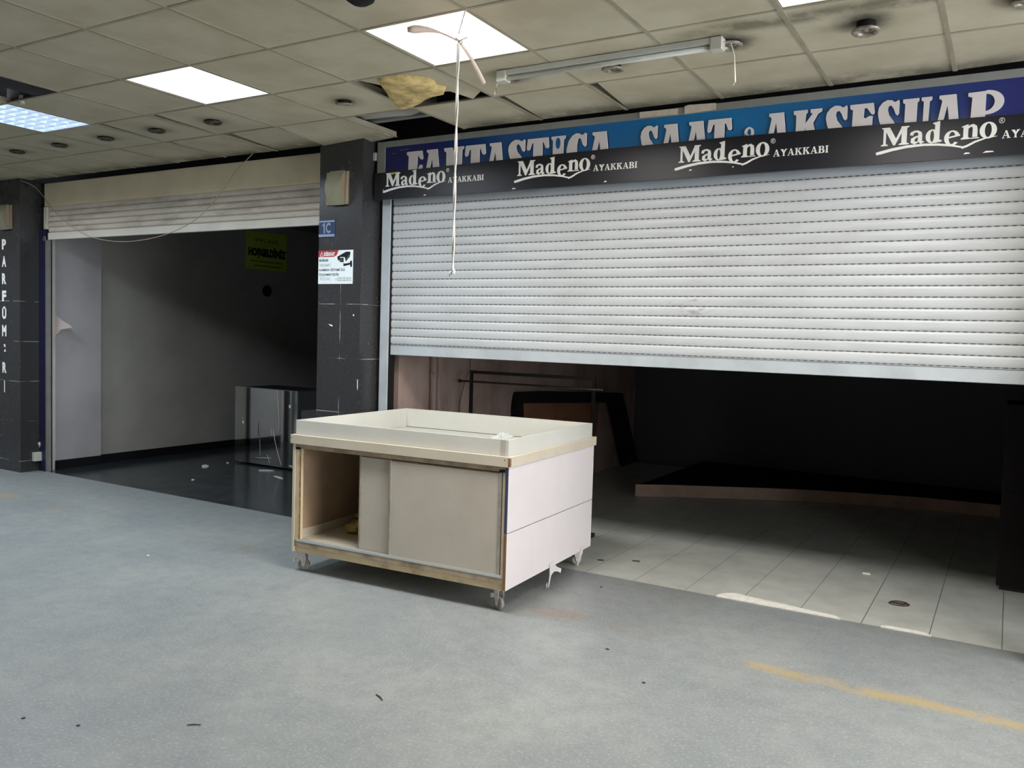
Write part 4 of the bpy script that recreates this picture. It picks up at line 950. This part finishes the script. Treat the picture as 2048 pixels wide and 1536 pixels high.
def flake(name, x, y, w_, l_, rz, m, label, cat='debris', h=.004, group=None):
    b = MB(); pl = []
    for k in range(7):
        a = 2*math.pi*k/7; q = random.uniform(.65, 1.1); pl.append((w_*q*math.cos(a), l_*q*math.sin(a)))
    b.prism(pl, (Vector((0, 0, 0)), X, Y, Z), h, .0002)
    o = b.build(name, M[m]); o.location = (x, y, 0); o.rotation_euler = (0, 0, rz); return tag(o, label, cat, group)
G1 = 'dark crumbs on the floor'
flake('dark_flake', .356, 2.192, .028, .012, .4, 'crumb', 'dark flake on the pale tiles right beside the counter', h=.006, group=G1)
flake('dark_flake', .565, 2.317, .028, .010, .3, 'crumb', 'dark flake on the pale tiles a step farther from the counter', h=.006, group=G1)
flake('dark_flake', 1.084, .682, .010, .009, 0, 'crumb', 'tiny dark crumb on the grey floor between counter and mortar strip', group=G1)
flake('dark_flake', 1.386, .402, .009, .008, 0, 'crumb', 'tiny dark crumb on the grey floor left of the yellow line', group=G1)
flake('dark_flake', -.263, -1.227, .008, .005, .5, 'crumb', 'dark crumb near the bottom edge, second from the left', group=G1)
flake('dark_flake', -.491, -1.307, .009, .005, 1.1, 'crumb', 'dark crumb near the bottom left corner', group=G1)
flake('dark_flake', .62, 1.62, .008, .008, 0, 'crumb', 'tiny dark crumb on the grey floor in front of the pale tiles', group=G1)
flake('paper_scrap', 1.964, 2.979, .035, .014, .2, 'letter_white', 'small white paper scrap at the shade line on the pale tiles', 'paper scrap', .008)
flake('paper_scrap', -2.157, .452, .014, .008, .2, 'letter_white', 'small white paper scrap on the grey floor left of the counter', 'paper scrap', .003)
flake('paper_scrap', -4.828, 3.104, .13, .045, -.6, 'scrap', 'crumpled pale paper strip on the black floor left of the mirror counter', 'paper scrap', .006)
flake('paper_scrap', -4.245, 2.48, .022, .014, 0, 'letter_white', 'white crumb on the black floor in front of the mirror counter', 'paper scrap', .006)
flake('glass_shard', -4.12, 3.33, .085, .018, .55, 'scrap', 'pale glass shard lying at the foot of the mirror counter', 'shard', .01)
flake('glass_shard', -3.72, 3.12, .10, .022, -.3, 'letter_grey', 'grey glass shard on the black floor near the counter\'s left side', 'shard', .006)
flake('glass_shard', -4.843, 3.426, .02, .012, 0, 'letter_white', 'tiny bright shard below the mirror\'s left corner', 'shard', .006)
tag(MB().tube([(.487, -.372, .003), (.52, -.385, .004), (.547, -.402, .003)], [.002, .003, .002], 6).build('twig', M['crumb']), 'short dark twig on the grey floor at the bottom centre', 'twig')
tag(MB().tube([(.070, -.997, .003), (.09, -.98, .004), (.112, -.966, .003)], [.0015, .0025, .002], 6).build('twig', M['crumb']), 'short dark twig near the bottom edge left of centre', 'twig')
b = MB(); b.lathe([(.048, .0), (.052, .006), (.042, .014), (.030, .010), (.026, .002)], n=20); b.lathe([(.0005, .004), (.024, .006), (.026, .001)], n=12)
o = b.build('flattened_can', M['iron']); o.location = (2.229, 2.374, 0); o.scale = (1.15, .8, 1); o.rotation_euler = (0, 0, .3)
tag(o, 'flattened metal can lid lying on the pale tiles at right', 'can')
